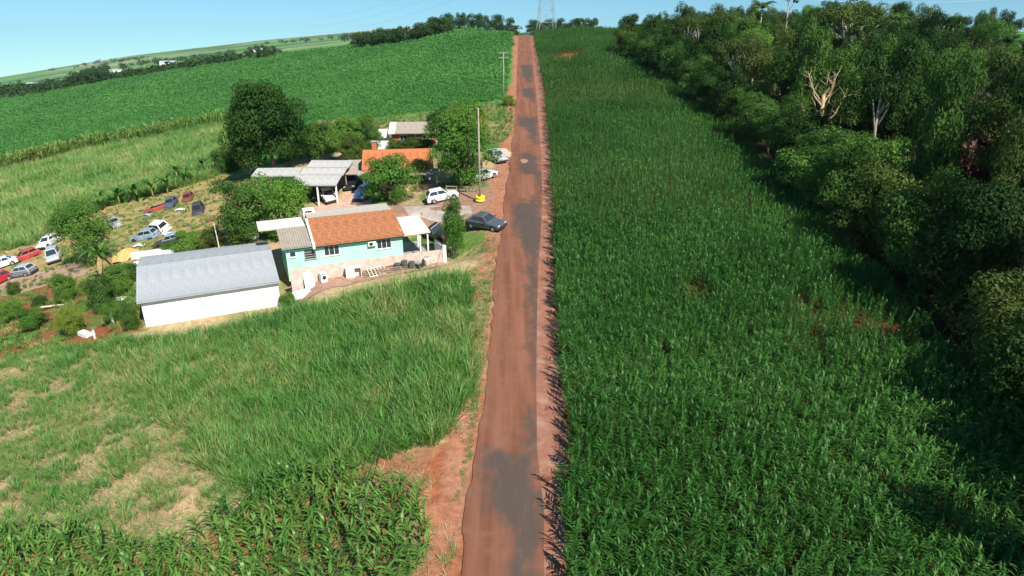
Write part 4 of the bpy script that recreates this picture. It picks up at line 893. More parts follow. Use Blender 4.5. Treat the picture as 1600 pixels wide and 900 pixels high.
def car2(front, rear, style, col, label, **kw):
    a, b_ = P(*front), P(*rear); m_ = (a + b_) / 2; d = a - b_
    yaw = math.atan2(d.y, d.x); gx = ground(m_.x, m_.y)
    fwd = Vector((math.cos(yaw), math.sin(yaw))); f1 = float(T(m_.x + fwd.x, m_.y + fwd.y) - T(m_.x - fwd.x, m_.y - fwd.y)) / 2
    s1 = float(T(m_.x - fwd.y, m_.y + fwd.x) - T(m_.x + fwd.y, m_.y - fwd.x)) / 2
    if kw.get('group') == 'cars in the scrap yard': kw['size'] = .9
    kw['tilt'] = (math.atan(s1) + kw.get('tilt', (0, 0))[0], -math.atan(f1) + kw.get('tilt', (0, 0))[1])
    return car(gx + Vector((0, 0, .02)), yaw, style, col, label, **kw)
W_, SIL, GRY, BLK, RED, BLU, MAR, TEAL = paint('white_paint', (.78, .78, .76)), paint('silver_paint', (.52, .55, .58)), paint('grey_paint', (.10, .115, .13)), paint('black_paint', (.02, .02, .022)), paint('red_paint', (.42, .02, .025)), paint('blue_paint', (.05, .12, .25)), paint('maroon_paint', (.24, .06, .05), .6), paint('faded_blue_paint', (.24, .36, .44), .6)
WW, RW, KW, LW = paint('dull_white_paint', (.74, .74, .71), .55), paint('dull_red_paint', (.38, .045, .04), .6), paint('dull_black_paint', (.045, .05, .06), .6), paint('dull_navy_paint', (.08, .10, .14), .6)
car2((784, 360), (737, 354), 'sedan', GRY, 'dark grey sedan parked nose to the road beside the small tree', group='parked cars')
car2((714, 308), (669, 318), 'hatch', W_, 'white hatchback parked on the grass left of the yellow tyres', group='parked cars')
car2((787, 256), (767, 247), 'hatch', SIL, 'silver car in the shade at the right of the big mango tree', group='parked cars')
car2((765, 277), (745, 283), 'hatch', W_, 'white car mostly hidden under the mango tree canopy', group='parked cars')
car2((546, 300), (557, 284), 'sedan', BLK, 'black car under the small brown carport', group='parked cars')
car2((562, 315), (580, 302), 'hatch', BLU, 'dark blue car in shade left of the round tree', group='parked cars')
car2((522, 321), (509, 306), 'hatch', W_, 'white car with its nose out of the open workshop', group='parked cars')
car2((500, 316), (490, 304), 'hatch', KW, 'dark car inside the workshop shade behind the white post', group='parked cars')
car2((672, 366), (702, 374), 'pickup', BLK, 'black pickup in shade between the carport and the small tree', group='parked cars')
G_ = 'cars in the scrap yard'
car2((-14, 424), (22, 412), 'sedan', W_, 'white sedan cut off by the left edge of the photo', group=G_)
car2((-18, 452), (10, 438), 'hatch', RED, 'red car at the left edge in front of the white sedan', group=G_)
car2((22, 433), (52, 428), 'hatch', SIL, 'small grey hatchback parked alone on the worn grass', group=G_).children[0].data.materials[0] = paint('grey_teal_paint', (.20, .25, .27))
car2((22, 412), (62, 397), 'hatch', RW, 'gutted red car shell beside the tall grass', group=G_, wheels=False, wreck=True)
car2((64, 392), (92, 376), 'hatch', W_, 'white car behind the silver van', group=G_)
car2((83, 420), (92, 394), 'van', SIL, 'silver van with its front facing the path beside the feathery bush', group=G_)
car2((192, 360), (172, 346), 'hatch', paint('dull_silver_paint', (.4, .41, .41), .5), 'grey wreck with a white front, right of the feathery bush', group=G_, wheels=False, wreck=True)
car2((212, 376), (244, 370), 'hatch', TEAL, 'pale blue gutted wreck next to the white van body', group=G_, wheels=False, wreck=True)
car2((234, 360), (270, 362), 'van', WW, 'upended white van body, brightest wreck in the yard', group=G_, wheels=False, wreck=True, tilt=(R(-14), 0))
car2((246, 386), (290, 374), 'sedan', KW, 'long black and blue wreck in front of the white van body', group=G_, wheels=False, wreck=True, cabin_col=TEAL)
car2((262, 330), (276, 314), 'hatch', LW, 'crumpled navy wreck near the banana plants', group=G_, wheels=False, wreck=True)
car2((309, 340), (315, 322), 'van', KW, 'boxy black wreck standing alone on the dry grass', group=G_, wheels=False, wreck=True, drop=.3)
car2((292, 318), (299, 305), 'hatch', MAR, 'faded maroon wreck at the back of the scrap yard', group=G_, wheels=False, wreck=True, drop=.25)
car2((238, 330), (254, 325), 'hatch', RW, 'flattened red wreck with its roof gone beside the navy wreck', group=G_, wheels=False, wreck=True, cabin=False, drop=.2)

# loose things in the yard and garden
def thing(name, px, py, rz, label, cat, group=None): return empty(name, P(px, py), rz, label, cat, group)
j = thing('tarpaulin', 203, 402, R(30), 'orange-yellow tarpaulin thrown over a heap beside the palm-like banana', 'tarpaulin'); mb = MB(); r = random.Random(3); n_ = 12
for i in range(n_ + 1):
    for k in range(n_ + 1):
        x, y = (i / n_ - .5) * 3.6, (k / n_ - .5) * 2.8; d = math.hypot(x / 1.9, y / 1.5); mb.v.append((x + r.uniform(-.08, .08), y + r.uniform(-.08, .08), max(.03, 1.15 * (1 - d ** 1.6)) + r.uniform(-.07, .1)))
for i in range(n_):
    for k in range(n_): a = i * (n_ + 1) + k; mb.f.append((a, a + n_ + 1, a + n_ + 2, a + 1)); mb.t.append(.5)
mb.build('cover', mat('orange_tarp', (.55, .36, .13), .55, .15, 2), j); part(j, 'heap', M_wood, (-1.1, 1.1, -.8, .8, -.2, .35))
j = thing('lean_to', 240, 416, SYAW, 'small lean-to with a white and cream sheet roof behind the grey shed', 'shed')
slope(j, 'roof', -1.9, .2, -.9, 1.35, .9, 1.6, M_cream, 1.05, 4, .02, .05); slope(j, 'white_roof', .25, 2.3, -.9, 1.35, .9, 1.62, M_white, 1.05, 4, .02, .05)
for xx in (-1.7, .2, 2.1): part(j, 'post', M_wood, (xx - .05, xx + .05, -.8, -.7, -.6, 1.3)); part(j, 'post', M_wood, (xx - .05, xx + .05, .7, .8, -.6, 1.52))
j = thing('water_tank', 227, 425, 0, 'round white water tank between the lean-to and the shed roof', 'tank'); t_ = MB(); t_.tube([(0, 0, -.1), (0, 0, .1), (0, 0, 1.0), (0, 0, 1.1)], [.75, .8, .95, .9], 20); t_.build('bowl', M_white, j, True); t_ = MB(); t_.tube([(0, 0, 1.1), (0, 0, 1.18), (0, 0, 1.3)], [.98, .96, .3], 20); t_.build('lid', M_white, j)
for px, py, an, lab in ((187, 471, .2, 'white trough lying on red soil beside the dark shrub'), (134, 525, -.5, 'broken white basin at the edge of the cane grass')):
    j = thing('trough', px, py, an, lab, 'trough'); part(j, 'base', M_white, (-.6, .6, -.25, .25, .0, .08)); part(j, 'rim', M_white, (-.62, .62, -.3, -.25, 0, .38), (-.62, .62, .25, .3, 0, .38), (-.67, -.62, -.3, .3, 0, .38), (.62, .67, -.3, .3, 0, .38))
for px, py, h, lab in ((112, 466, 1.0, 'short white post beside the pale garden tree'), (178, 508, 1.4, 'white garden post in front of the shed gable'), (149, 530, .9, 'low white post near the broken basin'), (92, 443, .8, 'stubby white post at the gravel path')):
    j = thing('garden_post', px, py, 0, lab, 'post', 'white garden posts'); part(j, 'shaft', M_white, (-.07, .07, -.07, .07, -.2, h)); part(j, 'cap', M_conc, (-.09, .09, -.09, .09, h + .001, h + .04))
j = thing('plank', 103, 476, R(20), 'long pale board lying on the red garden soil', 'board'); part(j, 'board', M_cream, (-2.2, 2.2, -.12, .12, .02, .08)); part(j, 'batten', M_wood, (-.1, .1, -.2, .2, .082, .13))
for px, py, an, lab in ((395, 372, .4, 'white motorcycle-sized scrap bin under the left tree'), (355, 292, 1.0, 'pale blue crate at the right side of the scrap yard')):
    j = thing('crate', px, py, an, lab, 'crate'); m_ = M_white if px > 380 else TEAL
    part(j, 'base', m_, (-.7, .7, -.5, .5, .02, .1))
    for a in ((-.7, .7, -.5, -.44, .1, .8), (-.7, .7, .44, .5, .1, .8), (-.7, -.64, -.44, .44, .1, .8), (.64, .7, -.44, .44, .1, .8)): part(j, 'side', m_, a)
r = random.Random(41)
for k, (px, py) in enumerate(((205, 362), (228, 348), (282, 345), (296, 352), (330, 330), (262, 340), (190, 338), (222, 330), (325, 312), (120, 425), (200, 428))):
    tag(obj('tyre', tym, None, P(px, py) + Vector((0, 0, .09)), (0, 0, r.uniform(0, 6)), 1.05), 'old tyre lying flat in the dry grass of the scrap yard', 'tyre', 'loose tyres in the scrap yard')
for px, py, an, m_, lab in ((218, 384, .4, WW, 'white car bonnet lying left of the pale blue wreck'), (262, 366, 1.1, WW, 'loose white car door right of the white van body'), (232, 336, -.3, TEAL, 'pale blue car panel lying below the flattened red wreck'), (330, 345, .9, MAR, 'maroon car door on the dry grass right of the boxy black wreck'), (282, 328, .2, WW, 'white bonnet lying between the navy and the black wreck')):
    j = thing('scrap_metal', px, py, an, lab, 'scrap', 'loose car scrap'); mb = MB(); nn_ = 6
    for i in range(nn_ + 1):
        for q in range(nn_ + 1): u, v = i / nn_ - .5, q / nn_ - .5; mb.v.append((u * 1.35 * (1 - .12 * v), v * 1.05, .22 - .5 * (u * u + v * v) + .05))
    for i in range(nn_):
        for q in range(nn_): a = i * (nn_ + 1) + q; mb.f.append((a, a + nn_ + 1, a + nn_ + 2, a + 1)); mb.t.append(.5)
    mb.build('skin', m_, j, True); part(j, 'stiffener', M_trim, (-.5, .5, -.05, .05, .02, .1))
# split-rail fence at the end of the drive
j = thing('fence', 722, 309, R(-8), 'low weathered rail fence between the white hatchback and the pole', 'fence')
for k in range(4): part(j, 'post', M_wood, (-2.4 + 1.3 * k - .06, -2.4 + 1.3 * k + .06, 2.0, 2.12, -.3, .95))
for k in range(2): part(j, 'rail', M_wood, (-2.5, 1.6, 2.125, 2.18, .4 + .38 * k, .52 + .38 * k))

# ------------------------------------------------------------------ trees round the houses
def tpx(name, px, py, top, wpx, kd, leaf, seed, label, cat='tree', group=None):
    p = P(px, py); s = F / (p.y * CT - p.z * ST); return tree(name, p, (py - top) / (s * .93), wpx / s, kd, leaf, seed, label, cat, group)
tpx('tree', 432, 272, 138, 118, 'round', 'dark', 1, 'large dark round tree rising above the workshop at the field edge')
tpx('tree', 458, 262, 178, 80, 'round', 'dark', 2, 'lower dark tree leaning out right of the large dark tree')
tpx('tree', 395, 272, 172, 60, 'round', 'dark', 3, 'dark leafy tree at the left flank of the large dark tree')
tpx('tree', 720, 294, 180, 98, 'round', 'mango', 4, 'big mango tree with glossy crown beside the tall concrete pole')
tpx('tree', 738, 236, 164, 58, 'round', 'yellow', 5, 'yellow green tree peeping out behind the mango tree')
tpx('tree', 613, 316, 244, 78, 'bush', 'mango', 6, 'bright green round tree in front of the orange tiled roof')
tpx('palm_shrub', 655, 290, 250, 32, 'fine', 'olive', 7, 'feathery olive shrub right of the bright round tree', 'shrub')
tpx('tree', 440, 372, 280, 96, 'bush', 'mango', 8, 'spreading green tree in front of the workshop')
tpx('tree', 385, 376, 282, 84, 'bush', 'mid', 9, 'leafy green tree left of the spreading tree, above the grey shed')
tpx('tree', 709, 404, 312, 52, 'column', 'mango', 10, 'small slender tree beside the dark grey sedan')
tpx('bush', 139, 416, 322, 80, 'fine', 'light', 11, 'broad feathery green bush beside the silver van', 'bush')
G_ = 'bushes behind the workshop'
for i, (px, py, tp_, wd, lf, lab) in enumerate(((505, 252, 192, 56, 'mid', 'leafy bush right of the large dark tree'), (540, 256, 186, 52, 'light', 'light green bush behind the slim grey pole'), (572, 248, 184, 48, 'mid', 'green bush left of the brick house annex'), (487, 246, 206, 44, 'olive', 'olive bush between dark tree and workshop roof'), (556, 262, 214, 44, 'olive', 'yellowish bush left of the orange roof'),
        (690, 238, 172, 46, 'dark', 'dark bush behind the brick house roof end'))):
    tpx('bush', px, py, tp_, wd, 'bush', lf, 20 + i % 3, lab, 'bush', G_)
G_ = 'garden shrubs'
for i, (px, py, tp_, wd, kd, lf, lab) in enumerate(((102, 472, 428, 38, 'bush', 'light', 'pale leafy shrub beside the gravel path'), (163, 485, 432, 44, 'bush', 'mid', 'dark rounded garden shrub on the red soil'), (192, 462, 412, 40, 'bush', 'light', 'bright garden shrub at the corner of the shed roof'), (205, 440, 408, 34, 'bush', 'mid', 'green shrub touching the shed roof corner'),
        (118, 522, 478, 44, 'bush', 'yellow', 'yellow green garden shrub near the broken basin'), (24, 460, 440, 20, 'bush', 'mid', 'tiny round shrub on the path edge'), (55, 515, 480, 44, 'bush', 'light', 'low leafy shrub in the left garden'), (62, 478, 462, 26, 'bush', 'mid', 'small shrub among garden weeds'), (185, 500, 470, 40, 'bush', 'light', 'shrub spilling over in front of the shed gable'), (208, 515, 470, 26, 'bush', 'mid', 'dark shrub against the left shed gable'),
        (300, 398, 360, 48, 'bush', 'light', 'weedy bush behind the grey-roofed shed'), (332, 386, 352, 40, 'bush', 'olive', 'olive bush beside the thin pale post'), (270, 402, 378, 30, 'bush', 'light', 'low bush beside the lean-to'), (20, 500, 470, 40, 'bush', 'light', 'leafy clump at the left edge of the garden'), (355, 268, 232, 50, 'bush', 'mid', 'bush left of the leaning wooden pole'), (450, 480, 456, 26, 'bush', 'light', 'pale shrub at the right corner of the shed'), (650, 232, 216, 60, 'bush', 'olive', 'low hedge bush in front of the brick wall'), (620, 234, 218, 30, 'bush', 'light', 'small bush in front of the brick house annex'))):
    tpx('shrub', px, py, tp_, wd, kd, lf, 30 + i % 4, lab, 'shrub', G_)
tpx('bush', 793, 165, 149, 24, 'bush', 'yellow', 33, 'yellow clump at the foot of the pole with crossarms', 'bush')

# banana plants
M_ban = leafmat('banana_leaf', [(.035, .10, .02), (.07, .18, .03), (.16, .28, .05)], .35, .35, .5); M_stem = mat('banana_stem', (.26, .24, .09), .7, .3, 4)
def banana(px, py, h, label, seed, n=9, ll=2.2, wd=.55, dead=1, yaw=None):
    r = random.Random(seed); e = empty('banana_plant', P(px, py), r.uniform(0, 6.28), label, 'banana plant', 'banana plants')
    t_ = MB(); t_.tube([(0, 0, -.2), (.03, 0, h * .5), (.05, .03, h)], [.17, .13, .07], 8); t_.build('stem', M_stem, e, True)
    for k in range(n + dead):
        mb = MB(); az = k * 2.4 + r.uniform(-.3, .3); d = Vector((math.cos(az), math.sin(az), 0)); sd = Vector((-d.y, d.x, 0)); p = Vector((.05, .03, h - .1)); ang = r.uniform(.25, .8) if k < n else 2.4
        if k == 0: ang = .08
        prev = None; ns = 7; lk = ll * r.uniform(.8, 1.1)
        for i in range(ns + 1):
            t = i / ns; w2 = wd * .5 * (math.sin(math.pi * min(1, .08 + t * .95)) ** .6) if i else .04
            cur = (p - sd * w2 + Vector((0, 0, .12 * w2)), p, p + sd * w2 + Vector((0, 0, .12 * w2)))
            if prev: tn = r.uniform(.2, .9); mb.quad(prev[0], prev[1], cur[1], cur[0], tn); mb.quad(prev[1], prev[2], cur[2], cur[1], tn)
            prev = cur; p = p + (d * math.sin(ang) + Vector((0, 0, math.cos(ang)))) * (lk / ns); ang += (.28 if k < n else .08)
        mb.build('leaf', M_ban if k < n else mat('dry_banana_leaf', (.30, .22, .09), .8, .3, 3), e)
    return e
for i, (px, py, h, lab) in enumerate(((292, 283, 2.4, 'tall banana plant at the right end of the row'), (278, 278, 2.0, 'banana plant just left of the right-end one'), (262, 296, 1.8, 'banana plant behind the navy wreck'), (240, 303, 2.0, 'banana plant behind the flattened red wreck'), (212, 308, 1.7, 'banana plant in the middle of the row'), (187, 312, 1.8, 'second banana plant from the left of the row'), (160, 322, 2.0, 'leftmost banana plant of the row above the feathery bush'), (318, 268, 2.2, 'banana plant beside the olive bushes near the wooden pole'))):
    banana(px, py + 6, h * .95, lab, 50 + i, 11, 3.1, .62, 0)
banana(165, 438, 3.0, 'single tall banana plant with yellow dry leaves in front of the feathery bush', 77, 12, 2.6, .5, 3)
banana(548, 226, 2.0, 'banana plant behind the workshop among the bushes', 78, 8, 1.8); banana(578, 222, 2.0, 'banana plant left of the brick house', 79, 8, 1.8)

# ------------------------------------------------------------------ the wood on the right
fr_ = random.Random(11); KINDS = [('forest', 'dark'), ('forest', 'mid'), ('forest', 'olive'), ('round', 'dark'), ('tall', 'olive'), ('tall', 'dark'), ('vine', 'dark'), ('vine', 'mid'), ('forest', 'light'), ('open', 'olive'), ('column', 'dark')]
placed = []
def far_enough(x, y, d): return all((x - a) ** 2 + (y - b_) ** 2 > d * d for a, b_ in placed)
_u = ['', 'first', 'second', 'third', 'fourth', 'fifth', 'sixth', 'seventh', 'eighth', 'ninth', 'tenth', 'eleventh', 'twelfth', 'thirteenth', 'fourteenth', 'fifteenth', 'sixteenth', 'seventeenth', 'eighteenth', 'nineteenth']
ORD = _u[1:] + [(t + 'tieth' if k == 0 else t + 'ty-' + _u[k]) for t in ('twen', 'thir', 'for', 'fif') for k in range(10)]
# notable trees first
def ftree(px, t, top, wd, kd, leaf, seed, label):
    d = ray(px, top) * t; g = float(T(d.x, d.y)); placed.append((d.x, d.y))
    return tree('tree', Vector((d.x, d.y, g)), d.z - g, wd, kd, leaf, seed, label, 'tree', 'notable trees of the wood')
ftree(1335, 120, 3, 17, 'open', 'olive', 1, 'tallest spreading tree of the wood with olive crown and bare pale trunk')
ftree(1345, 121, 40, 13, 'tall', 'olive', 2, 'olive crown just below the tallest spreading tree')
ftree(1475, 118, 20, 10, 'tall', 'dark', 3, 'tall dark tree with a straight pale trunk right of the tallest tree')
ftree(1525, 112, 42, 7, 'column', 'dark', 4, 'narrow dark tree right of the tall dark one, against the sky')
ftree(1425, 140, 26, 4.2, 'column', 'dark', 5, 'slim dark treetop against the sky between two taller crowns')
ftree(1085, 165, 2, 11, 'vine', 'dark', 6, 'dark vine-draped tree breaking the skyline near the far end of the wood')
ftree(1130, 160, 8, 9, 'forest', 'olive', 7, 'olive treetop at the skyline right of the vine-draped tree')
ftree(985, 190, 20, 10, 'vine', 'dark', 8, 'vine-draped tree forming the far end of the wood beside the field')
ftree(1245, 130, 38, 9, 'round', 'dark', 9, 'round dark crown left of the tallest tree')
ftree(1420, 60, 150, 7, 'forest', 'pink', 10, 'small crown tinged pink among the green at the right of the wood').location.x += 6
ftree(1540, 80, 145, 10, 'open', 'pink', 11, 'pinkish flowering tree near the right edge of the photo')
ftree(1590, 75, 150, 7, 'open', 'pink', 12, 'pale pink crown cut by the right edge of the photo')
ftree(1300, 66, 205, 9, 'bush', 'light', 13, 'bright green low tree bulging out of the wood over the maize')
ftree(1380, 64, 212, 7, 'forest', 'light', 14, 'sunlit yellow green tree beside the deepest shade of the wood')
E0 = len(placed)
y = 203.0; ei = 0; edge = []
while y > 8:
    x = float(fedge(y)) + fr_.uniform(2.2, 4.0); h = fr_.uniform(7, 11); wd = fr_.uniform(6, 8.5)
    kd, lf = fr_.choice([('bush', 'mid'), ('bush', 'dark'), ('vine', 'dark'), ('bush', 'olive'), ('forest', 'mid')])
    vis = y > 24
    tree('tree', ground(x, y), h, wd, kd, lf, fr_.randrange(3), (ORD[ei] + ' tree of the wood edge along the maize, counted from the far end') if vis else 'edge tree of the wood beyond the lower right corner', 'tree', 'trees along the edge of the wood' if vis else 'wood edge trees out of sight')
    placed.append((x, y)); edge.append((x, y)); ei += 1; y -= fr_.uniform(6.0, 7.6)
inner = []
tries = 0
while tries < 9000 and len(placed) < 250:
    tries += 1; y = fr_.uniform(2, 235); x = float(fedge(min(y, 206))) + fr_.uniform(5, 16 + (70 if y > 60 else 34)) ; dd = 4.6 if x - float(fedge(min(y, 206))) < 25 else 6.2
    if x / max(y, 20) > 1.25 and y > 35: continue
    if not far_enough(x, y, dd): continue
    kd, lf = KINDS[fr_.randrange(len(KINDS))]; din = x - float(fedge(min(y, 206)))
    h = fr_.uniform(9, 16) + min(din, 30) * .14
    if y < 45: h = fr_.uniform(12, 15)
    if y < 52 and x > 41: h = fr_.uniform(17, 21)
    if kd == 'bush': h *= .75
    d = y * CT - float(T(x, y)) * ST
    if y > 60:      # keep the crowns below the skyline of the photograph
        pxx = 800 + F * x / d; lim = np.interp(pxx, [960, 1000, 1050, 1200, 1260, 1400, 1500, 1560, 1620], [48, 20, 12, 24, 32, 44, 56, 74, 88]) + abs(fr_.gauss(0, 22))
        for _ in range(12):
            if proj((x, y, float(T(x, y)) + h))[1] > lim: break
            h -= .6
        if h < 5: continue
    if kd == 'column': h *= 1.05
    wd = fr_.uniform(5.2, 9.0) * (1.0 if h > 9 else .8); vis = abs(x) / max(d, 1) < .84 and d > 15
    if not vis and y > 70: continue
    if d < 84 and abs(800 + F * x / d - 1268) < 40 + F * wd * .35 / d and proj((x, y, float(T(x, y)) + h))[1] < 235: continue      # in front of the dead tree
    o_ = tree('tree', ground(x, y), h, wd, kd, lf, fr_.randrange(3), 'tree of the wood standing outside the right edge of the photo', 'tree', 'wood trees out of sight')
    placed.append((x, y))
    if vis: inner.append((o_, lf, x, y))
rows = {}
for o_, lf, x, y in inner:
    i = min(range(len(edge)), key=lambda k: abs(edge[k][1] - y)); rows.setdefault(i, []).append((x - edge[i][0], o_, lf))
for i, lst in rows.items():
    for k, (dx, o_, lf) in enumerate(sorted(lst, key=lambda q: q[0])):
        o_['label'] = '%s green crown, %s inward from the %s edge tree of the wood (far end first)' % (lf, ORD[k], ORD[i]); o_['group'] = 'crowns inside the wood'
tree('tree', ground(25.6, 15.0), 13.5, 7.5, 'tall', 'dark', 1, 'tree beyond the lower right corner whose round shade falls on the maize', 'tree', 'wood trees out of sight')
# palms and the dead tree
M_frond = leafmat('palm_frond', [(.02, .05, .014), (.04, .09, .02), (.08, .14, .03)], .45, .25, .4)
def palm(px, top, t, label, rad=2.6, n=14, seed=0, up=.5):
    d = ray(px, top) * t; g = float(T(d.x, d.y)); h = d.z - g - .6; r = random.Random(seed); e = empty('palm_tree', (d.x, d.y, g), 0, label, 'palm', 'palms of the wood')
    t_ = MB(); t_.tube([(0, 0, -.3), (.1, 0, h * .5), (0, .1, h)], [.2, .15, .13], 8); t_.build('trunk', PALEBARK, e, True)
    for k in range(n):
        mb = MB(); az = k * 2.4; p = Vector((0, .1, h)); ang = r.uniform(.2, 1.3) * (1 if up > .3 else 1.2); dd = Vector((math.cos(az), math.sin(az), 0)); sd = Vector((-dd.y, dd.x, 0)); ns = 9
        for i in range(ns):
            q = p + (dd * math.sin(ang) + Vector((0, 0, math.cos(ang)))) * (rad / ns); ang += .2; w2 = .55 * math.sin(math.pi * (i + .9) / (ns + .8)) + .05
            for sg in (-1, 1): mb.quad(p, q, q + sd * sg * w2 + dd * .25 - Vector((0, 0, .18)), q.lerp(p, .55) + sd * sg * w2 + dd * .25 - Vector((0, 0, .18)), r.uniform(.2, .9))
            p = q
        mb.build('frond', M_frond, e)
palm(1192, 8, 135, 'palm with drooping fronds above the wood, left of the tall bare-stemmed one', 3.4, 16, 1); palm(1408, 28, 130, 'small palm silhouetted on the skyline right of the tallest tree', 2.3, 14, 2); palm(1578, 58, 95, 'palm crown near the right edge of the skyline', 2.2, 14, 3); palm(1160, 40, 140, 'lower palm left of the drooping palm', 2.6, 14, 4)
d = ray(1235, -14) * 128; g = float(T(d.x, d.y)); e = empty('tree', (d.x, d.y, g), 0, 'tall thin tree with sparse top rising highest against the sky', 'tree', 'notable trees of the wood'); h = d.z - g; t_ = MB(); t_.tube([(0, 0, -.3), (.2, 0, h * .6), (0, 0, h)], [.3, .2, .06], 7)
r = random.Random(5); cm = MB()
for k in range(9):
    a = r.uniform(0, 6.28); z = h * r.uniform(.72, .95); q = Vector((math.cos(a) * r.uniform(.8, 1.9), math.sin(a) * r.uniform(.8, 1.9), z + r.uniform(.6, 2.2))); t_.tube([(0.1, 0, z), q], [.08, .03], 5); leafball(cm, q, r.uniform(.4, .8), 50, .22, r)
t_.build('trunk', PALEBARK, e, True); cm.build('crown', LF['dark'], e)
dp = ray(1268, 262) * 80.0; g = float(T(dp.x, dp.y)); htop = (ray(1272, 95) * 80.0).z - g
e = empty('dead_tree', (dp.x, dp.y, g), 0, 'bare dead tree with pale tan branches in the middle of the wood', 'tree', 'notable trees of the wood'); r = random.Random(9); tk = MB(); bt = MB(); M_dead = mat('dead_wood', (.46, .33, .19), .9, .2, 4, .3)
tk.tube([(0, 0, -.3), (.2, 0, htop * .4), (0, .1, htop * .72)], [.38, .3, .2], 8)
for k in range(13):
    z = htop * r.uniform(.35, .72); a = r.uniform(0, 6.28); l_ = r.uniform(2.5, 6); q = Vector((math.cos(a) * l_ * .42, math.sin(a) * l_ * .42, min(htop, z + l_ * r.uniform(.6, 1.0)))); m_ = Vector((math.cos(a) * l_ * .26, math.sin(a) * l_ * .26, z + l_ * .3)); bt.tube([(.05, 0, z), m_, q], [.13, .085, .03], 5)
    for _ in range(4): b2 = m_.lerp(q, r.random()); bt.tube([b2, b2 + Vector((r.uniform(-1, 1), r.uniform(-1, 1), r.uniform(.2, 1.3)))], [.045, .015], 4)
tk.build('trunk', M_dead, e, True); bt.build('branches', M_dead, e)

# ------------------------------------------------------------------ far trees and farms
def ordinal_row(spots, hr, wr, label, group, r):
    for i, (x, y) in enumerate(sorted(spots, key=lambda q: q[0] / q[1])):
        tree('tree', ground(x, y), r.uniform(*hr), r.uniform(*wr), 'far', 'far', r.randrange(4), label % ORD[i], 'tree', group)
def far_row(pix, n, hr, wr, label, group, jit=4, t0=None):
    r = random.Random(len(label)); pts = [P(*p) if t0 is None else at(*p, t0) for p in pix]
    L_ = [0]; spots = []
    for a, c in zip(pts, pts[1:]): L_.append(L_[-1] + (c - a).length)
    for i in range(n):
        s = L_[-1] * (i + r.uniform(-.3, .3) + .5) / n; spots.append((float(np.interp(s, L_, [p.x for p in pts])) + r.uniform(-jit, jit), float(np.interp(s, L_, [p.y for p in pts])) + r.uniform(-jit, jit)))
    ordinal_row(spots, hr, wr, label, group, r)
def rowx(x0, x1, y, n, hr, wr, label, group, jit):
    r = random.Random(n); ordinal_row([(x0 + (x1 - x0) * (i + r.uniform(.1, .9)) / n, y + r.uniform(-jit, jit)) for i in range(n)], hr, wr, label, group, r)
far_row([(560, 77), (600, 72), (640, 67), (680, 60), (695, 52)], 26, (6, 9), (8, 12), '%s dark tree from the left in the row running down left of the crest', 'trees below the crest', 5)
rowx(-48, 3, 372, 20, (6, 10), (6, 9), '%s dark tree from the left on the crest left of the tower', 'trees on the crest', 8); rowx(8, 44, 352, 15, (6, 9), (6, 8.5), '%s dark tree from the left on the crest around the tower', 'trees on the crest right of the road', 8)
far_row([(390, 96), (410, 93), (430, 91)], 6, (7, 10), (5, 7), '%s small lone tree from the left in the valley gap', 'lone valley trees', 3)
far_row([(120, 136), (150, 131), (176, 127)], 9, (9, 13), (9, 13), '%s tree from the left in the clump at the lower field edge', 'trees at the lower field edge', 8)
M_far = MATS['far_leaf']; srcs = [scrub_mesh('bush', M_far, 300 + s, 6, 1.0, .9, .2, 70) for s in range(3)]
pts = []; r = random.Random(21)
pl = [P(*q) for q in ((-40, 163), (0, 156), (100, 141), (200, 124), (300, 108), (375, 97))]
for a, c in zip(pl, pl[1:]):
    for _ in range(150): t = r.random(); q = a.lerp(c, t); f = 1 + abs(r.gauss(0, .16)); pts.append((q.x * f, q.y * f))
pts = np.array(pts); scatter('valley_wood', pts, srcs, 'dark scrub wood filling the valley beyond the broad field', 'wood', nr.uniform(2.2, 6.5, len(pts)), 'bush', .1)
pts = []
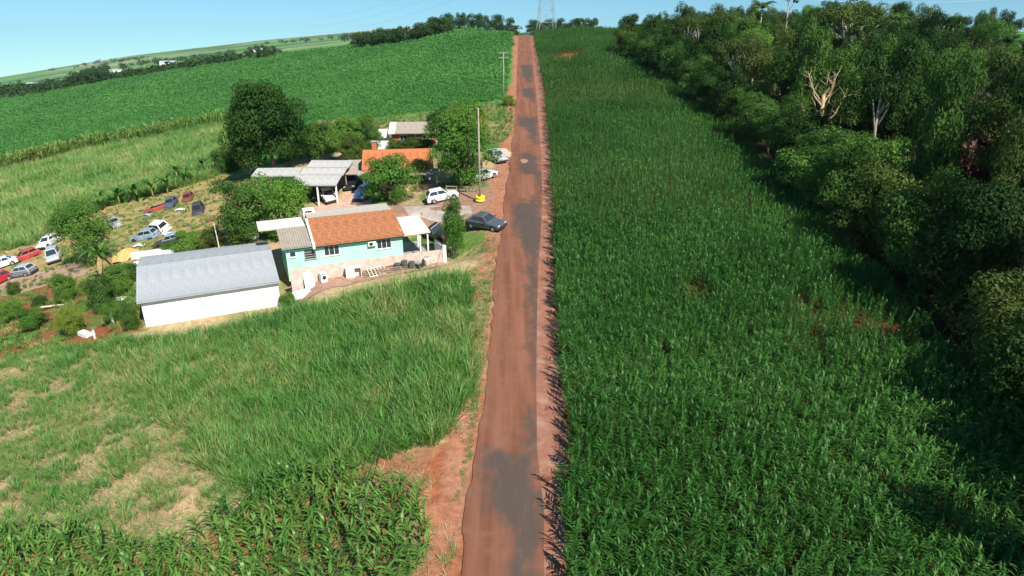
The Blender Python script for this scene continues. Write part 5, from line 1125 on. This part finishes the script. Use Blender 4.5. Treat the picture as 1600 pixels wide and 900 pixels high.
for _ in range(1500):
    a = r.uniform(-1.0, .1); y = 10 ** r.uniform(2.95, 3.6); q = math.sin(a * 9 + math.log(y) * 14) + math.sin(a * 23 + math.log(y) * 5)
    if q > 1.0: pts.append((a * y, y))
pts = np.array(pts); scatter('distant_woods', pts, srcs, 'bluish hedges and woods on the far horizon to the left', 'wood', nr.uniform(8, 16, len(pts)), 'bush', .1)
far_row([(138, 96), (178, 92)], 12, (18, 28), (22, 34), '%s tree from the left in the dark grove on the far horizon', 'grove on the horizon', 30, t0=1500)
def farm(px, py, t, w_, d_, h, label):
    p = at(px, py, t); g = float(T(p.x, p.y)); e = empty('farm_building', (p.x, p.y, g), R(12), label, 'building', 'distant farm buildings'); part(e, 'wall', M_white, (-w_ / 2, w_ / 2, -d_ / 2, d_ / 2, -2, h)); mb = MB(); mb.loft([[(x, -d_ / 2 - .5, h + .02), (x, 0, h + d_ * .22), (x, d_ / 2 + .5, h + .02)] for x in (-w_ / 2 - .5, w_ / 2 + .5)]); mb.build('roof', M_zinc, e); part(e, 'door', M_dark, (-1.5, 1.5, -d_ / 2 - .06, -d_ / 2 - .003, -2, h * .8))
farm(912, 44, 355, 12, 8, 4.5, 'white farm building on the crest right of the tower'); farm(178, 94, 1480, 26, 14, 8, 'white barn beside the dark grove on the horizon'); farm(260, 84, 1500, 34, 16, 7, 'pale barn on the far land right of the grove'); farm(400, 67, 1600, 30, 16, 7, 'white farm building on the far horizon above the valley gap'); farm(50, 112, 1500, 34, 16, 7, 'pale barn on the far land at the left edge')

# ------------------------------------------------------------------ haze
hb_ = MB(); hb_.box(-6500, 6500, -900, 5200, -1000, 60)
hm = bpy.data.materials.new('haze'); hm.use_nodes = True; n = hm.node_tree.nodes; n.remove(n['Principled BSDF'])
pv = n.new('ShaderNodeVolumePrincipled'); pv.inputs['Color'].default_value = (.80, .92, 1.0, 1); pv.inputs['Density'].default_value = 4.5e-5; pv.inputs['Anisotropy'].default_value = .2
hm.node_tree.links.new(pv.outputs[0], n['Material Output'].inputs['Volume'])
kind(tag(hb_.build('haze', hm, None), 'pale blue haze over the far land', 'haze'), 'stuff')
